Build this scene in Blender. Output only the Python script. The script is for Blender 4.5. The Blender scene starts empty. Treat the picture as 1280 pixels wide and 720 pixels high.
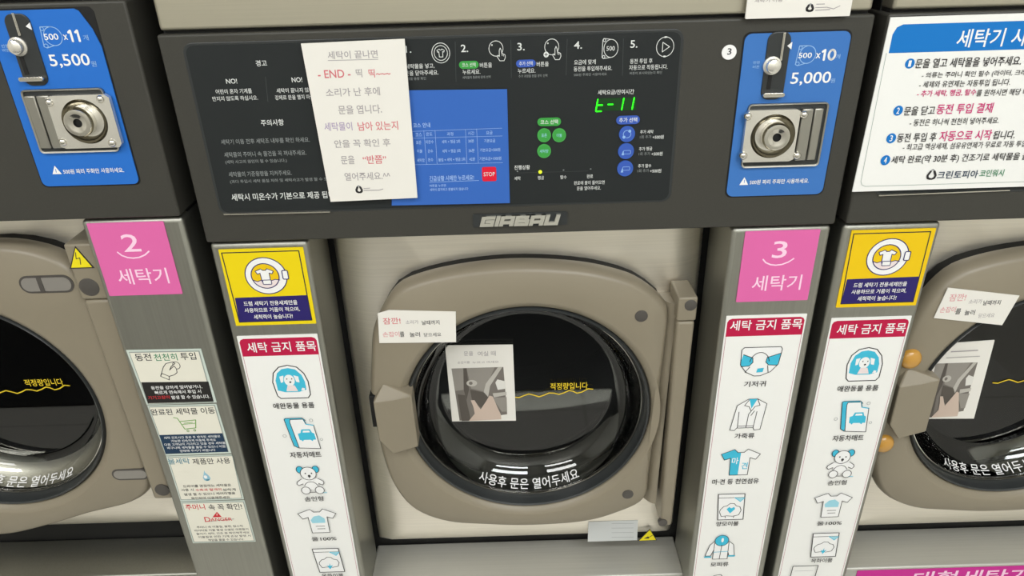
import bpy, bmesh, math
from mathutils import Vector, Matrix

# ------------------------------------------------------------------ camera, light, exposure
SC = bpy.context.scene
COL = SC.collection
Z0 = 1.2                      # height of the machines' label line above the floor
cd = bpy.data.cameras.new('camera'); cam = bpy.data.objects.new('camera', cd); COL.objects.link(cam)
cam.location = (0.3149, -0.7153, 0.3159 + Z0); cam.rotation_euler = (1.0892, 0.0253, -0.0156)
cd.sensor_width = 36; cd.lens = 36 * 900 / 1280; cd.clip_start = 0.02
SC.camera = cam
SC.view_settings.view_transform = 'Standard'; SC.view_settings.look = 'None'
SC.view_settings.gamma = 1.0; SC.view_settings.use_curve_mapping = False
SC.view_settings.exposure = -1.08
w = bpy.data.worlds.new('room_ambient'); SC.world = w; w.use_nodes = True
w.node_tree.nodes['Background'].inputs[0].default_value = (0.8, 0.86, 0.9, 1); w.node_tree.nodes['Background'].inputs[1].default_value = 0.25
def area(name, loc, rot, sx, sy, power, col=(1, 0.985, 0.96)):
    l = bpy.data.lights.new(name, 'AREA'); l.shape = 'RECTANGLE'; l.size = sx; l.size_y = sy; l.energy = power; l.color = col
    o = bpy.data.objects.new(name, l); COL.objects.link(o); o.location = loc; o.rotation_euler = rot; return o
for i, (lx, ly) in enumerate(((-0.8, -1.15), (1.0, -1.15), (-0.8, -1.95), (1.0, -1.95))):
    area('ceiling_panel_lamp', (lx, ly, 2.63), (0, 0, 0), 1.2, 0.3, (28, 34, 28, 34)[i], ((1, 0.995, 0.985), (0.965, 0.99, 1))[i % 2])

# ------------------------------------------------------------------ materials
def lin(c):
    return tuple(((v / 255) / 12.92 if v / 255 <= 0.04045 else ((v / 255 + 0.055) / 1.055) ** 2.4) for v in c)
MATS = {}
def mat(name, rgb, rough=0.5, metal=0.0, emit=0.0, spec=0.5, coat=0.0):
    m = bpy.data.materials.new(name); m.use_nodes = True; b = m.node_tree.nodes['Principled BSDF']
    c = lin(rgb) + (1,)
    b.inputs['Base Color'].default_value = c; b.inputs['Roughness'].default_value = rough; b.inputs['Metallic'].default_value = metal
    b.inputs['Specular IOR Level'].default_value = spec; b.inputs['Coat Weight'].default_value = coat
    if emit: b.inputs['Emission Color'].default_value = c; b.inputs['Emission Strength'].default_value = emit
    MATS[name] = m; return m
def vary(name, scale, amt, rlo=None, rhi=None, bump=0.0):
    """fine procedural grain on a material: colour and roughness wobble, optional bump"""
    m = MATS[name]; nt = m.node_tree; b = nt.nodes['Principled BSDF']; base = b.inputs['Base Color'].default_value[:]
    tc = nt.nodes.new('ShaderNodeTexCoord'); mp = nt.nodes.new('ShaderNodeMapping'); mp.inputs['Scale'].default_value = scale
    n = nt.nodes.new('ShaderNodeTexNoise'); n.inputs['Scale'].default_value = 1.0; n.inputs['Detail'].default_value = 4
    nt.links.new(tc.outputs['Object'], mp.inputs[0]); nt.links.new(mp.outputs[0], n.inputs['Vector'])
    r = nt.nodes.new('ShaderNodeValToRGB'); r.color_ramp.elements[0].position = 0.3; r.color_ramp.elements[1].position = 0.7
    r.color_ramp.elements[0].color = tuple(v * (1 - amt) for v in base[:3]) + (1,); r.color_ramp.elements[1].color = tuple(min(1, v * (1 + amt)) for v in base[:3]) + (1,)
    nt.links.new(n.outputs['Fac'], r.inputs[0]); nt.links.new(r.outputs[0], b.inputs['Base Color'])
    if rlo is not None:
        mr = nt.nodes.new('ShaderNodeMapRange'); mr.inputs['To Min'].default_value = rlo; mr.inputs['To Max'].default_value = rhi
        nt.links.new(n.outputs['Fac'], mr.inputs['Value']); nt.links.new(mr.outputs[0], b.inputs['Roughness'])
    if bump:
        bp = nt.nodes.new('ShaderNodeBump'); bp.inputs['Strength'].default_value = bump; bp.inputs['Distance'].default_value = 0.0005
        nt.links.new(n.outputs['Fac'], bp.inputs['Height']); nt.links.new(bp.outputs[0], b.inputs['Normal'])
mat('steel', (250, 244, 232), 0.36, 0.93); vary('steel', (6, 6, 900), 0.04, 0.34, 0.46)
mat('top_steel', (186, 181, 164), 0.45, 0.85); vary('top_steel', (6, 6, 900), 0.03, 0.4, 0.5)
mat('satin_steel', (196, 195, 188), 0.5, 0.55); vary('satin_steel', (6, 400, 400), 0.04, 0.45, 0.55)
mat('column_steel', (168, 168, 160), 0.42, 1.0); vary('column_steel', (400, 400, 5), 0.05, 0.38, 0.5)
mat('dark_steel', (176, 174, 166), 0.35, 0.9)
mat('charcoal', (61, 60, 55), 0.42, spec=0.4); vary('charcoal', (900, 900, 900), 0.06, 0.4, 0.5)
mat('cabinet_black', (30, 31, 31), 0.5)
mat('taupe', (141, 132, 114), 0.38); vary('taupe', (5, 5, 5), 0.03, 0.34, 0.42)
mat('rubber', (48, 51, 52), 0.32)
mat('chrome', (225, 222, 214), 0.12, 1.0)
mat('bright_steel', (240, 237, 229), 0.25, 0.75)
mat('dish_reflect_dark', (128, 123, 108), 0.16, 1.0)
mat('gap_black', (10, 10, 10), 0.7)
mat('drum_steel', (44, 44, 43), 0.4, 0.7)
mat('badge_silver', (205, 203, 192), 0.4, 0.6)
mat('cap_grey', (78, 74, 70), 0.5)
mat('slot_grey', (150, 146, 140), 0.4, 0.3)
mat('amber', (200, 148, 62), 0.25, coat=0.5)
mat('seg_on', (40, 255, 20), 0.5, emit=1.6)
mat('led_on', (225, 255, 40), 0.5, emit=2.0)
mat('display_glass', (6, 62, 14), 0.25)
mat('paper', (236, 233, 226), 0.7)
mat('label_film', (205, 208, 208), 0.4)
for n, c in dict(white=(245, 245, 245), ink=(50, 48, 50), navy=(42, 32, 105), yellow=(240, 214, 10), warmcastyellow=(240, 200, 12), amberyellow=(240, 200, 10), pink=(226, 106, 172), palepink=(255, 214, 238),
                 crimson=(190, 20, 70), cyan=(66, 190, 222), palecyan=(160, 216, 232), signwhite=(243, 243, 240), cream=(233, 230, 216), cardline=(150, 158, 152), cardrim=(205, 216, 208),
                 green=(60, 135, 95), leafgreen=(110, 165, 70), black=(38, 36, 35), navyblue=(32, 58, 84), teal=(70, 130, 150), red=(205, 50, 60), magenta=(205, 45, 120),
                 posterblue=(14, 118, 200), posterline=(175, 185, 180), panelface=(34, 38, 39), panelwhite=(225, 228, 226), paneldim=(140, 145, 145), panelline=(72, 76, 78),
                 panelblue=(54, 104, 190), tablewhite=(165, 195, 240), btngreen=(62, 160, 70), btnblue=(58, 92, 185), btnring=(84, 178, 90), coinblue=(38, 112, 205), coinbluegrey=(62, 118, 192), paleblue=(150, 190, 235),
                 greyink=(172, 166, 168), redink=(214, 116, 124), lilacink=(176, 160, 190), fadedred=(222, 160, 164), decalyellow=(235, 205, 50), faintline=(160, 164, 166),
                 signyellow=(240, 224, 30), stopred=(225, 25, 55), hotpink=(205, 45, 150), redline=(190, 120, 140), photogrey=(150, 145, 138), photodark=(92, 86, 80), photolight=(190, 186, 178),
                 photowhite=(226, 224, 218), skin=(206, 186, 172), photomid=(122, 116, 110), dropblue=(150, 195, 215), peach=(240, 225, 225)).items():
    mat(n, c, 0.55, spec=0.3)
def glass_mat(name, tint, ior=1.5, rough=0.015):
    m = bpy.data.materials.new(name); m.use_nodes = True; nt = m.node_tree; nt.nodes.clear()
    o = nt.nodes.new('ShaderNodeOutputMaterial'); mx = nt.nodes.new('ShaderNodeMixShader'); t = nt.nodes.new('ShaderNodeBsdfTransparent'); g = nt.nodes.new('ShaderNodeBsdfGlossy'); f = nt.nodes.new('ShaderNodeFresnel')
    t.inputs[0].default_value = lin(tint) + (1,); g.inputs['Roughness'].default_value = rough; f.inputs[0].default_value = ior
    nt.links.new(f.outputs[0], mx.inputs[0]); nt.links.new(t.outputs[0], mx.inputs[1]); nt.links.new(g.outputs[0], mx.inputs[2]); nt.links.new(mx.outputs[0], o.inputs[0])
    MATS[name] = m
glass_mat('door_glass', (225, 228, 226), 1.65)

# ------------------------------------------------------------------ mesh helpers
def finish(name, bm, mats, parent=None, loc=(0, 0, 0), smooth=None, bevel=0.0, segs=2):
    me = bpy.data.meshes.new(name); bmesh.ops.recalc_face_normals(bm, faces=bm.faces[:]) if smooth is not None or bevel else None
    bm.to_mesh(me); bm.free()
    for m in (mats if isinstance(mats, (list, tuple)) else [mats]): me.materials.append(MATS[m])
    o = bpy.data.objects.new(name, me); COL.objects.link(o); o.location = loc
    if parent: o.parent = parent
    if bevel:
        md = o.modifiers.new('edge', 'BEVEL'); md.width = bevel; md.segments = segs; md.limit_method = 'ANGLE'; md.angle_limit = math.radians(40)
    if smooth is not None:
        for p in me.polygons: p.use_smooth = True
        me.set_sharp_from_angle(angle=math.radians(smooth))
    return o
def box(bm, x0, x1, y0, y1, z0, z1, mi=0):
    vs = [bm.verts.new(c) for c in ((x0, y0, z0), (x1, y0, z0), (x1, y1, z0), (x0, y1, z0), (x0, y0, z1), (x1, y0, z1), (x1, y1, z1), (x0, y1, z1))]
    for f in ((0, 1, 5, 4), (1, 2, 6, 5), (2, 3, 7, 6), (3, 0, 4, 7), (4, 5, 6, 7), (3, 2, 1, 0)):
        bm.faces.new([vs[i] for i in f]).material_index = mi
    return vs
def prism(bm, pts, y0, y1, mi=0):
    """outline in x,z, from front y0 to back y1"""
    a = [bm.verts.new((x, y0, z)) for x, z in pts]; b = [bm.verts.new((x, y1, z)) for x, z in pts]; n = len(pts)
    fs = [bm.faces.new(a), bm.faces.new(b[::-1])] + [bm.faces.new((a[i], b[i], b[(i + 1) % n], a[(i + 1) % n])) for i in range(n)]
    for f in fs: f.material_index = mi
def rrect(x, z, w, h, r, n=6):
    r = min(r, w / 2 - 1e-5, h / 2 - 1e-5); out = []
    for cx, cz, a0 in ((x + w / 2 - r, z + h / 2 - r, 0), (x - w / 2 + r, z + h / 2 - r, 90), (x - w / 2 + r, z - h / 2 + r, 180), (x + w / 2 - r, z - h / 2 + r, 270)):
        for k in range(n + 1): a = math.radians(a0 + 90 * k / n); out.append((cx + r * math.cos(a), cz + r * math.sin(a)))
    return out
def lathe(bm, prof, cx, cz, n=96, mi=0):
    rings = []
    for r, y in prof:
        if r < 1e-6: rings.append([bm.verts.new((cx, y, cz))] * n)
        else: rings.append([bm.verts.new((cx + r * math.cos(2 * math.pi * k / n), y, cz + r * math.sin(2 * math.pi * k / n))) for k in range(n)])
    for a, b in zip(rings, rings[1:]):
        for k in range(n):
            q = [a[k], a[(k + 1) % n], b[(k + 1) % n], b[k]]; q = list(dict.fromkeys(q))
            if len(q) > 2: bm.faces.new(q).material_index = mi
def catmull(pts, k=8):
    out = []; n = len(pts)
    for i in range(n):
        p0, p1, p2, p3 = (Vector(pts[(i + j) % n]) for j in (-1, 0, 1, 2))
        for s in range(k):
            t = s / k; out.append(0.5 * ((2 * p1) + (p2 - p0) * t + (2 * p0 - 5 * p1 + 4 * p2 - p3) * t * t + (3 * p1 - p0 - 3 * p2 + p3) * t ** 3))
    return out

# ------------------------------------------------------------------ lettering
_tc = bpy.data.curves.new('lettering', 'FONT'); _to = bpy.data.objects.new('lettering', _tc); _tc.resolution_u = 3
_cache = {}
def glyphs_all(texts, bold):
    """lettering meshes of many strings at once, one per line of a single text object"""
    texts = list(dict.fromkeys(t for t in texts if (t, bold) not in _cache))
    if not texts: return
    _tc.space_line = 4.0; _tc.body = '\n'.join(texts); _tc.offset = 0.011 if bold else 0.006
    me = _to.to_mesh(); V = [(v.co.x, v.co.y) for v in me.vertices]; F = [tuple(p.vertices) for p in me.polygons]
    _to.to_mesh_clear()
    idx = [int(math.floor(-(y - 2.0) / 4.0)) for x, y in V]; per = {i: ([], [], {}) for i in range(len(texts))}
    for k, (x, y) in enumerate(V):
        vs, fs, mp = per[idx[k]]; mp[k] = len(vs); vs.append((x, y + 4.0 * idx[k]))
    for f in F:
        vs, fs, mp = per[idx[f[0]]]; fs.append(tuple(mp[k] for k in f))
    for i, t in enumerate(texts):
        vs, fs, mp = per[i]
        _cache[(t, bold)] = (vs, fs, (min(v[0] for v in vs), max(v[0] for v in vs), min(v[1] for v in vs), max(v[1] for v in vs)))
def glyphs(text, bold):
    if (text, bold) not in _cache: glyphs_all([text], bold)
    return _cache[(text, bold)]

STEP = 0.00007
class Art:
    """printed artwork: flat ink shapes in thin layers on one mesh"""
    def __init__(s, ox, oz, y=0.0):
        s.bm = bmesh.new(); s.ox, s.oz, s.y0, s.lay, s.ms = ox, oz, y, 1, []; s.tf = None
    def mi(s, m):
        if m not in s.ms: s.ms.append(m)
        return s.ms.index(m)
    def U(s, p):
        if s.tf: cx, cz, w, h = s.tf; p = (cx + p[0] * w, cz + p[1] * h)
        return (p[0] - s.ox, p[1] - s.oz)
    def face(s, pts, m, up=0.0):
        y = s.y0 - (s.lay + up) * STEP
        vs = [s.bm.verts.new((*s.U(p)[:1], y, s.U(p)[1])) for p in pts]
        f = s.bm.faces.new(vs); f.material_index = s.mi(m); return f
    def poly(s, pts, m):
        s.lay += 1; f = s.face(pts, m)
        f.normal_update()
        if len(pts) > 4: bmesh.ops.triangulate(s.bm, faces=[f])
    def ell(s, x, z, w, h, m, n=28): s.poly([(x + w / 2 * math.cos(2 * math.pi * k / n), z + h / 2 * math.sin(2 * math.pi * k / n)) for k in range(n)], m)
    def line(s, pts, wd, m, closed=False):
        P = [Vector(s.U(p)) for p in pts]; P = P + [P[0]] if closed else P
        y = s.y0 - (s.lay + 0.6) * STEP; i = s.mi(m); r = wd / 2
        for k, (a, b) in enumerate(zip(P, P[1:])):
            d = b - a
            if d.length < 1e-7: continue
            n = Vector((-d.y, d.x)).normalized() * r; yy = y - 8e-6 * (k % 2)
            s.bm.faces.new([s.bm.verts.new((q.x, yy, q.y)) for q in (a - n, b - n, b + n, a + n)]).material_index = i
        for j, a in enumerate(P): s.bm.faces.new([s.bm.verts.new((a.x + r * math.cos(k * math.pi / 4), y - 1.6e-5 - 8e-6 * (j % 2), a.y + r * math.sin(k * math.pi / 4))) for k in range(8)]).material_index = i
    def arc(s, x, z, w, h, a0, a1, wd, m, n=20): s.line([(x + w / 2 * math.cos(math.radians(a0 + (a1 - a0) * k / n)), z + h / 2 * math.sin(math.radians(a0 + (a1 - a0) * k / n))) for k in range(n + 1)], wd, m)
    def ring(s, x, z, w, h, wd, m): s.arc(x, z, w, h, 0, 360, wd, m, 32)
    def text(s, t, x, z, w, h, m, bold=0, vis=None):
        vs, fs, bb = glyphs(t, bold); b2 = glyphs(vis, bold)[2] if vis else bb
        sx = w / (b2[1] - b2[0]); sz = h / (bb[3] - bb[2]); y = s.y0 - (s.lay + 0.8) * STEP; i = s.mi(m)
        x0 = x - w / 2; z0 = z - h / 2
        V = [s.bm.verts.new((*s.U((x0 + (a - b2[0]) * sx, z0 + (b - bb[2]) * sz))[:1], y, s.U((x0 + (a - b2[0]) * sx, z0 + (b - bb[2]) * sz))[1])) for a, b in vs]
        for f in fs:
            try: s.bm.faces.new([V[k] for k in f]).material_index = i
            except ValueError: pass
    def slab(s, pts, m, t):
        """the sheet itself: outline from the surface (y0 + t) to its front y0"""
        P = [s.U(p) for p in pts]; i = s.mi(m); prism(s.bm, P, s.y0, s.y0 + t, i)
    def ops(s, L, dx=0, dz=0):
        for o in L:
            k = o[0]
            if k == 'T': s.text(o[1], o[2] + dx, o[3] + dz, *o[4:])
            elif k == 'V': s.text(o[1], o[3] + o[5] / 2 + dx, o[4] + dz, o[5], o[6], o[7], o[8], o[2])
            elif k == 'C': s.ell(o[1] + dx, o[2] + dz, *o[3:])
            elif k == 'R': s.poly(rrect(o[1] + dx, o[2] + dz, o[3], o[4], o[5]), o[6])
            elif k == 'P': s.poly([(a + dx, b + dz) for a, b in o[1]], o[2])
            elif k == 'L': s.line([(a + dx, b + dz) for a, b in o[1]], o[2], o[3])
            elif k == 'I' and o[1] in ICONS:
                s.tf = (o[2] + dx, o[3] + dz, o[4], o[5]); ICONS[o[1]](s); s.tf = None; s.lay += 1
    def build(s, name, parent=None, loc=None, rot=None):
        bmesh.ops.recalc_face_normals(s.bm, faces=[f for f in s.bm.faces if len(f.verts) > 2 and f.calc_area() > 0 and any(len(e.link_faces) > 1 for e in f.edges)]) if False else None
        o = finish(name, s.bm, s.ms, parent, loc if loc else (s.ox, 0, s.oz))
        if rot: o.rotation_euler = rot
        return o

# ------------------------------------------------------------------ pictograms, drawn in a unit box
LW = 0.00088
SHIRT = [(-.17, .5), (-.5, .33), (-.4, .1), (-.25, .17), (-.22, -.5), (.25, -.5), (.25, .17), (.4, .1), (.5, .3), (.17, .5), (.08, .38), (-.08, .38)]
BAG = [(-.5, .5), (.42, .5), (.5, -.5), (-.4, -.5)]
def i_carrier(a):
    o = [(-.5 + .04, -.3), (-.5, .0), (-.43, .28), (-.25, .45), (0, .5), (.25, .44), (.42, .25), (.5, 0), (.5, -.4), (.42, -.5), (-.36, -.5), (-.44, -.42)]
    a.poly(o, 'white'); a.line(o, LW * 1.4, 'ink', True)
    a.poly([(-.4, -.25), (-.41, .05), (-.33, .27), (-.18, .39), (0, .42), (.2, .37), (.35, .2), (.41, 0), (.41, -.25), (.2, -.31), (-.2, -.31)], 'cyan')
    a.ell(-.02, .05, .3, .34, 'white'); a.poly([(-.16, .2), (-.28, .17), (-.27, -.02), (-.2, 0)], 'white'); a.poly([(.12, .2), (.25, .16), (.26, -.02), (.17, .0)], 'white')
    a.poly([(-.16, -.28), (-.1, -.1), (.1, -.1), (.17, -.28)], 'peach'); a.poly([(.26, -.27), (.3, -.18), (.38, -.2), (.36, -.26)], 'white'); a.ell(0, .0, .06, .05, 'ink'); a.ell(-.08, .1, .03, .04, 'ink'); a.ell(.06, .1, .03, .04, 'ink')
def i_carmat(a):
    m = [(-.22, .46), (.15, .46), (.2, .3), (.4, .26), (.48, -.5), (-.12, -.46), (-.24, .38)]
    b = [(x - .12, z + .04) for x, z in m]; a.poly([(-.38, .5), (.12, .5), (.1, .4), (-.2, .42), (-.14, -.46), (-.24, -.4)], 'cyan'); a.line([(-.14, -.46), (-.26, -.38), (-.38, .46), (-.34, .5), (.12, .5), (.2, .42)], LW, 'ink')
    a.poly(m, 'white'); a.line(m, LW, 'ink', True); a.line([(.15, .46), (.2, .3), (.4, .26)], LW * 1.6, 'cyan')
    a.poly([(-.06, -.2), (-.08, .0), (.0, .03), (.04, .14), (.28, .14), (.32, .03), (.38, .0), (.4, -.2), (.32, -.2), (.3, -.25), (.24, -.2), (.06, -.2), (.02, -.25), (-.02, -.2)], 'cyan'); a.poly([(.06, .04), (.08, .1), (.25, .1), (.27, .04)], 'white')
    a.ring(.36, .42, .09, .09, LW * .6, 'faintline'); a.ring(-.46, -.05, .09, .09, LW * .6, 'faintline'); a.ring(.55, -.2, .07, .07, LW * .6, 'faintline')
def i_bear(a):
    for x in (-.3, .26): a.ell(x, .38, .24, .24, 'cyan'); a.ring(x, .38, .24, .24, LW, 'ink')
    a.poly([(-.3, .05), (-.5, -.1), (-.44, -.2), (-.28, -.12), (-.2, -.35), (.2, -.35), (.28, -.12), (.42, -.2), (.48, -.08), (.28, .06)], 'white')
    a.line([(-.3, .05), (-.48, -.06), (-.5, -.13), (-.44, -.19), (-.28, -.13)], LW, 'ink'); a.line([(.28, .06), (.46, -.05), (.48, -.12), (.42, -.19), (.28, -.13)], LW, 'ink'); a.arc(0, -.28, .5, .44, 20, 160, LW, 'ink'); a.line([(-.12, -.45), (.12, -.45)], LW, 'ink')
    a.ell(-.02, .24, .56, .46, 'white'); a.ring(-.02, .24, .56, .46, LW, 'ink'); a.ell(0, .15, .1, .09, 'ink'); a.line([(0, .15), (0, .08)], LW, 'ink'); a.ell(-.12, .25, .05, .05, 'ink'); a.ell(.1, .25, .05, .05, 'ink')
    for x in (-.22, .28): a.ell(x, -.37, .32, .26, 'white'); a.ring(x, -.37, .32, .26, LW, 'ink')
    a.line([(.36, -.47), (.52, -.47)], LW, 'cyan')
def i_tshirt(a):
    a.poly(SHIRT, 'white'); a.line(SHIRT, LW, 'ink', True); a.poly([(-.17, -.08), (-.2, .05), (-.1, .2), (.05, .24), (.18, .1), (.18, -.08)], 'palecyan'); a.line([(-.09, -.22), (.14, -.22)], LW, 'ink'); a.line([(-.06, -.33), (.14, -.33)], LW, 'ink')
def bag(a): a.poly(BAG, 'white'); a.line(BAG, LW * 1.3, 'ink', True); a.line([(-.48, .36), (.43, .36)], LW, 'ink'); a.poly([(.05, .36), (.43, .36), (.3, .2)], 'palecyan'); a.line([(.1, .36), (.3, .2), (.43, .34)], LW, 'cyan')
CLOUD = [(-.34, -.06), (-.36, -.14), (-.28, -.3), (-.1, -.28), (.1, -.3), (.3, -.26), (.36, -.1), (.3, .02), (.18, .05), (.1, .13), (-.04, .14), (-.14, .06), (-.24, .04)]
def i_cottonbag(a): bag(a); a.line(CLOUD, LW, 'ink', True); a.poly([(-.1, -.2), (0, -.38), (.12, -.2), (.03, -.24), (.02, -.12), (-.02, -.24)], 'cyan')
def i_woolbag(a): bag(a); a.line([(x * 1.05, z * 1.15 - .02) for x, z in CLOUD], LW, 'ink', True); a.poly([(0, -.25), (-.14, -.08), (-.06, -.0), (.02, -.05), (.12, 0), (.16, -.08)], 'cyan'); a.line([(-.16, -.36), (-.14, -.42)], LW, 'ink'); a.line([(.16, -.36), (.14, -.42)], LW, 'ink')
def i_mattress(a):
    a.line([(-.45, .5), (.5, .5), (.45, -.5), (-.5, -.5)], LW * 1.3, 'ink', True)
    for k in range(3): a.line([(-.35, .3 - k * .25), (.35, .3 - k * .25)], LW * .5, 'faintline')
def i_diaper(a):
    o = [(-.5, .42), (-.44, .5), (.46, .5), (.5, .42), (.46, -.1), (.3, -.36), (.05, -.5), (-.1, -.5), (-.32, -.36), (-.48, -.1)]
    a.poly(o, 'white'); a.poly([(-.44, .26), (-.2, .14), (-.18, -.02), (-.26, -.14), (-.46, -.16), (-.49, 0)], 'cyan'); a.poly([(.49, .28), (.16, .14), (.14, -.02), (.22, -.12), (.44, -.14)], 'cyan'); a.poly([(-.06, -.38), (-.04, -.24), (.12, -.22), (.1, -.37)], 'cyan')
    a.line(o, LW, 'ink', True); a.line([(-.44, .26), (-.2, .14), (-.18, -.02), (-.26, -.14), (-.46, -.16)], LW, 'ink'); a.line([(.49, .28), (.16, .14), (.14, -.02), (.22, -.12), (.44, -.14)], LW, 'ink'); a.arc(-.02, -.1, .5, .84, 15, 165, LW, 'ink'); a.line([(-.24, -.18), (-.34, -.36)], LW, 'ink'); a.line([(.2, -.14), (.24, -.38)], LW, 'ink')
def i_jacket(a):
    o = [(-.06, .5), (-.38, .3), (-.5, -.48), (-.36, -.5), (-.3, -.42), (.2, -.42), (.24, -.5), (.42, -.48), (.5, .34), (.2, .5)]
    a.poly(o, 'white'); a.line(o, LW, 'ink', True); a.poly([(-.04, .5), (.06, .2), (.2, .5)], 'cyan')
    for l in ([(-.04, .48), (-.16, .3), (-.02, .26), (.06, .12)], [(.2, .5), (.3, .3), (.16, .26), (.0, .02), (-.02, -.42)], [(-.3, .1), (-.28, -.42)], [(.24, .1), (.2, -.42)], [(-.26, -.36), (.2, -.36)], [(.08, -.02), (.16, .12)]): a.line(l, LW, 'ink')
def i_halfshirt(a):
    a.poly(SHIRT, 'white'); a.poly([(-.17, .5), (-.5, .33), (-.4, .1), (-.25, .17), (-.22, -.5), (.0, -.5), (.0, .38), (-.08, .38)], 'cyan'); a.line(SHIRT, LW, 'ink', True)
    a.text('마', -.12, .06, .17, .26, 'white', 1); a.text('견', .14, -.14, .16, .26, 'cyan', 1)
def i_coat(a):
    for p in ([(-.2, .3), (-.38, .1), (-.5, -.36), (-.32, -.36), (-.24, -.1)], [(.16, .3), (.38, .1), (.46, -.36), (.28, -.36), (.2, -.1)]): a.poly(p, 'white'); a.line(p, LW, 'ink')
    b = [(-.24, .2), (-.24, -.5), (.24, -.5), (.22, .2)]; a.poly(b, 'white'); a.line(b, LW, 'ink', True); a.ell(-.02, .28, .44, .44, 'cyan'); a.ring(-.02, .28, .44, .44, LW, 'ink'); a.ell(0, .3, .08, .18, 'white'); a.line([(0, .1), (-.02, -.5)], LW, 'ink'); a.line([(-.24, -.2), (.22, -.18)], LW, 'cyan')
    a.line([(-.5, -.4), (-.32, -.4)], LW * 3, 'cyan'); a.line([(.28, -.38), (.46, -.38)], LW * 3, 'cyan')
def i_cap(a): a.line([(-.4, .2), (-.2, .45), (.1, .5), (.3, .2)], LW, 'ink')
def i_drumdoor(a):
    a.ell(0, 0, .96, 1, 'white', 40); a.ring(0, 0, .96, 1, .0011, 'navy'); a.ell(-.02, 0, .64, .68, 'amberyellow', 36)
    a.poly([(-.34, -.1), (-.22, -.16), (-.1, -.1), (.06, -.16), (.2, -.1), (.3, -.12), (.22, -.27), (0, -.34), (-.22, -.28)], 'peach'); a.line([(-.33, -.1), (-.22, -.15), (-.1, -.1)], .0009, 'navy'); a.line([(.1, -.13), (.2, -.1), (.3, -.12)], .0009, 'navy'); a.ring(-.02, 0, .64, .68, .0011, 'navy')
    p = [(x * .42 - .02, z * .36 + .02) for x, z in SHIRT]; a.poly(p, 'white'); a.line(p, .0009, 'navy', True); a.poly(rrect(-.0, -.17, .2, .12, .02), 'white'); a.line(rrect(-.0, -.17, .2, .12, .02), .0009, 'navy', True)
    b = rrect(.45, .02, .13, .24, .03); a.poly(b, 'white'); a.line(b, .0011, 'navy', True)
def i_handcoin(a):
    for l in ([(-.5, -.28), (-.26, .22), (-.1, .42), (.25, .5), (.3, .4), (.1, .25), (-.02, .05)], [(-.02, .05), (.14, .2), (.24, .26), (.3, .1), (.28, -.1), (.14, -.22), (-.12, -.3)], [(-.5, -.28), (-.4, -.12), (-.12, -.3), (-.16, -.5), (-.5, -.28)]): a.line(l, .0009, 'greyink' if False else 'ink')
    a.arc(.34, .3, .32, .4, -100, 170, .0008, 'ink')
def i_cart(a):
    a.line([(-.5, .5), (-.34, .45), (-.14, -.3), (.38, -.24), (.48, .3), (-.28, .22)], .0011, 'leafgreen'); a.line([(-.2, .02), (.44, .08)], .0009, 'leafgreen'); a.line([(-.1, .1), (.3, .14)], .0009, 'leafgreen'); a.ring(-.02, -.43, .09, .12, .0009, 'leafgreen'); a.ring(.3, -.4, .09, .12, .0009, 'leafgreen')
def i_drop(a): a.poly([(-.02, .5), (.0, .3), (.3, 0), (.42, -.25), (.25, -.46), (0, -.5), (-.3, -.44), (-.4, -.2), (-.25, .05)], 'dropblue'); a.ell(-.08, -.12, .36, .3, 'white'); a.poly([(-.2, -.38), (.3, -.32), (.15, -.46), (-.1, -.48)], 'teal')
def i_emblem(a): a.line([(-.15, .4), (0, .5), (.15, .4)], .0012, 'faintline'); a.line([(-.2, .3), (-.42, -.1), (-.35, -.35)], .0022, 'ink'); a.line([(.2, .3), (.42, -.1), (.35, -.35)], .0022, 'ink'); a.line([(-.3, -.38), (-.05, -.45)], .002, 'ink'); a.line([(.3, -.38), (.1, -.45)], .002, 'ink')
PL = .0006
W_ = 'panelwhite'
def i_shirtic(a): a.ring(0, 0, 1, 1, PL, W_); a.ring(0, 0, .74, .74, PL, W_); a.line([(x * .42, z * .4) for x, z in SHIRT], PL, W_, True)
HAND = [(.1, .02), (.16, .14), (.22, .02), (.24, -.12), (.42, -.2), (.44, -.34), (.36, -.5), (.12, -.5), (-.02, -.3), (.0, -.22), (.1, -.28)]
def i_press(a): a.ring(-.08, .12, .8, .76, PL, W_); a.ell(-.3, .3, .08, .08, W_); a.poly(HAND, 'panelface'); a.line(HAND, PL, W_, True); a.line([(.24, -.12), (.26, -.25)], PL * .7, W_); a.line([(.33, -.15), (.34, -.27)], PL * .7, W_)
def i_pressplus(a): i_press(a); a.ell(-.4, -.24, .3, .28, W_); a.line([(-.4, -.16), (-.4, -.32)], PL, 'panelface'); a.line([(-.48, -.24), (-.32, -.24)], PL, 'panelface')
def i_coin(a): a.ring(.08, 0, .84, .86, PL, W_); a.line([(.1, .43), (-.36, .48), (-.42, .4), (-.44, -.42), (-.36, -.48), (.1, -.43)], PL, W_); a.ring(-.32, .4, .14, .14, PL, W_); a.ring(-.34, -.4, .14, .14, PL, W_); a.text('500', .06, 0, .5, .22, W_, 0)
def i_play(a): a.ring(0, 0, .94, .94, PL, W_); a.line([(-.14, .22), (.24, .0), (-.14, -.24)], PL * 1.1, W_, True); a.poly([(-.06, .5), (.06, .5), (.1, .44), (-.08, .42)], W_); a.poly([(-.06, -.5), (.06, -.5), (.06, -.42), (-.06, -.42)], W_)
def num1(a, x): a.line([(x - .16, .3), (x, .44), (x, -.44)], .0021, 'white')
def i_num10(a): num1(a, -.34); a.ring(.2, 0, .46, .86, .0021, 'white')
def i_num11(a): num1(a, -.25); num1(a, .28)
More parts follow.
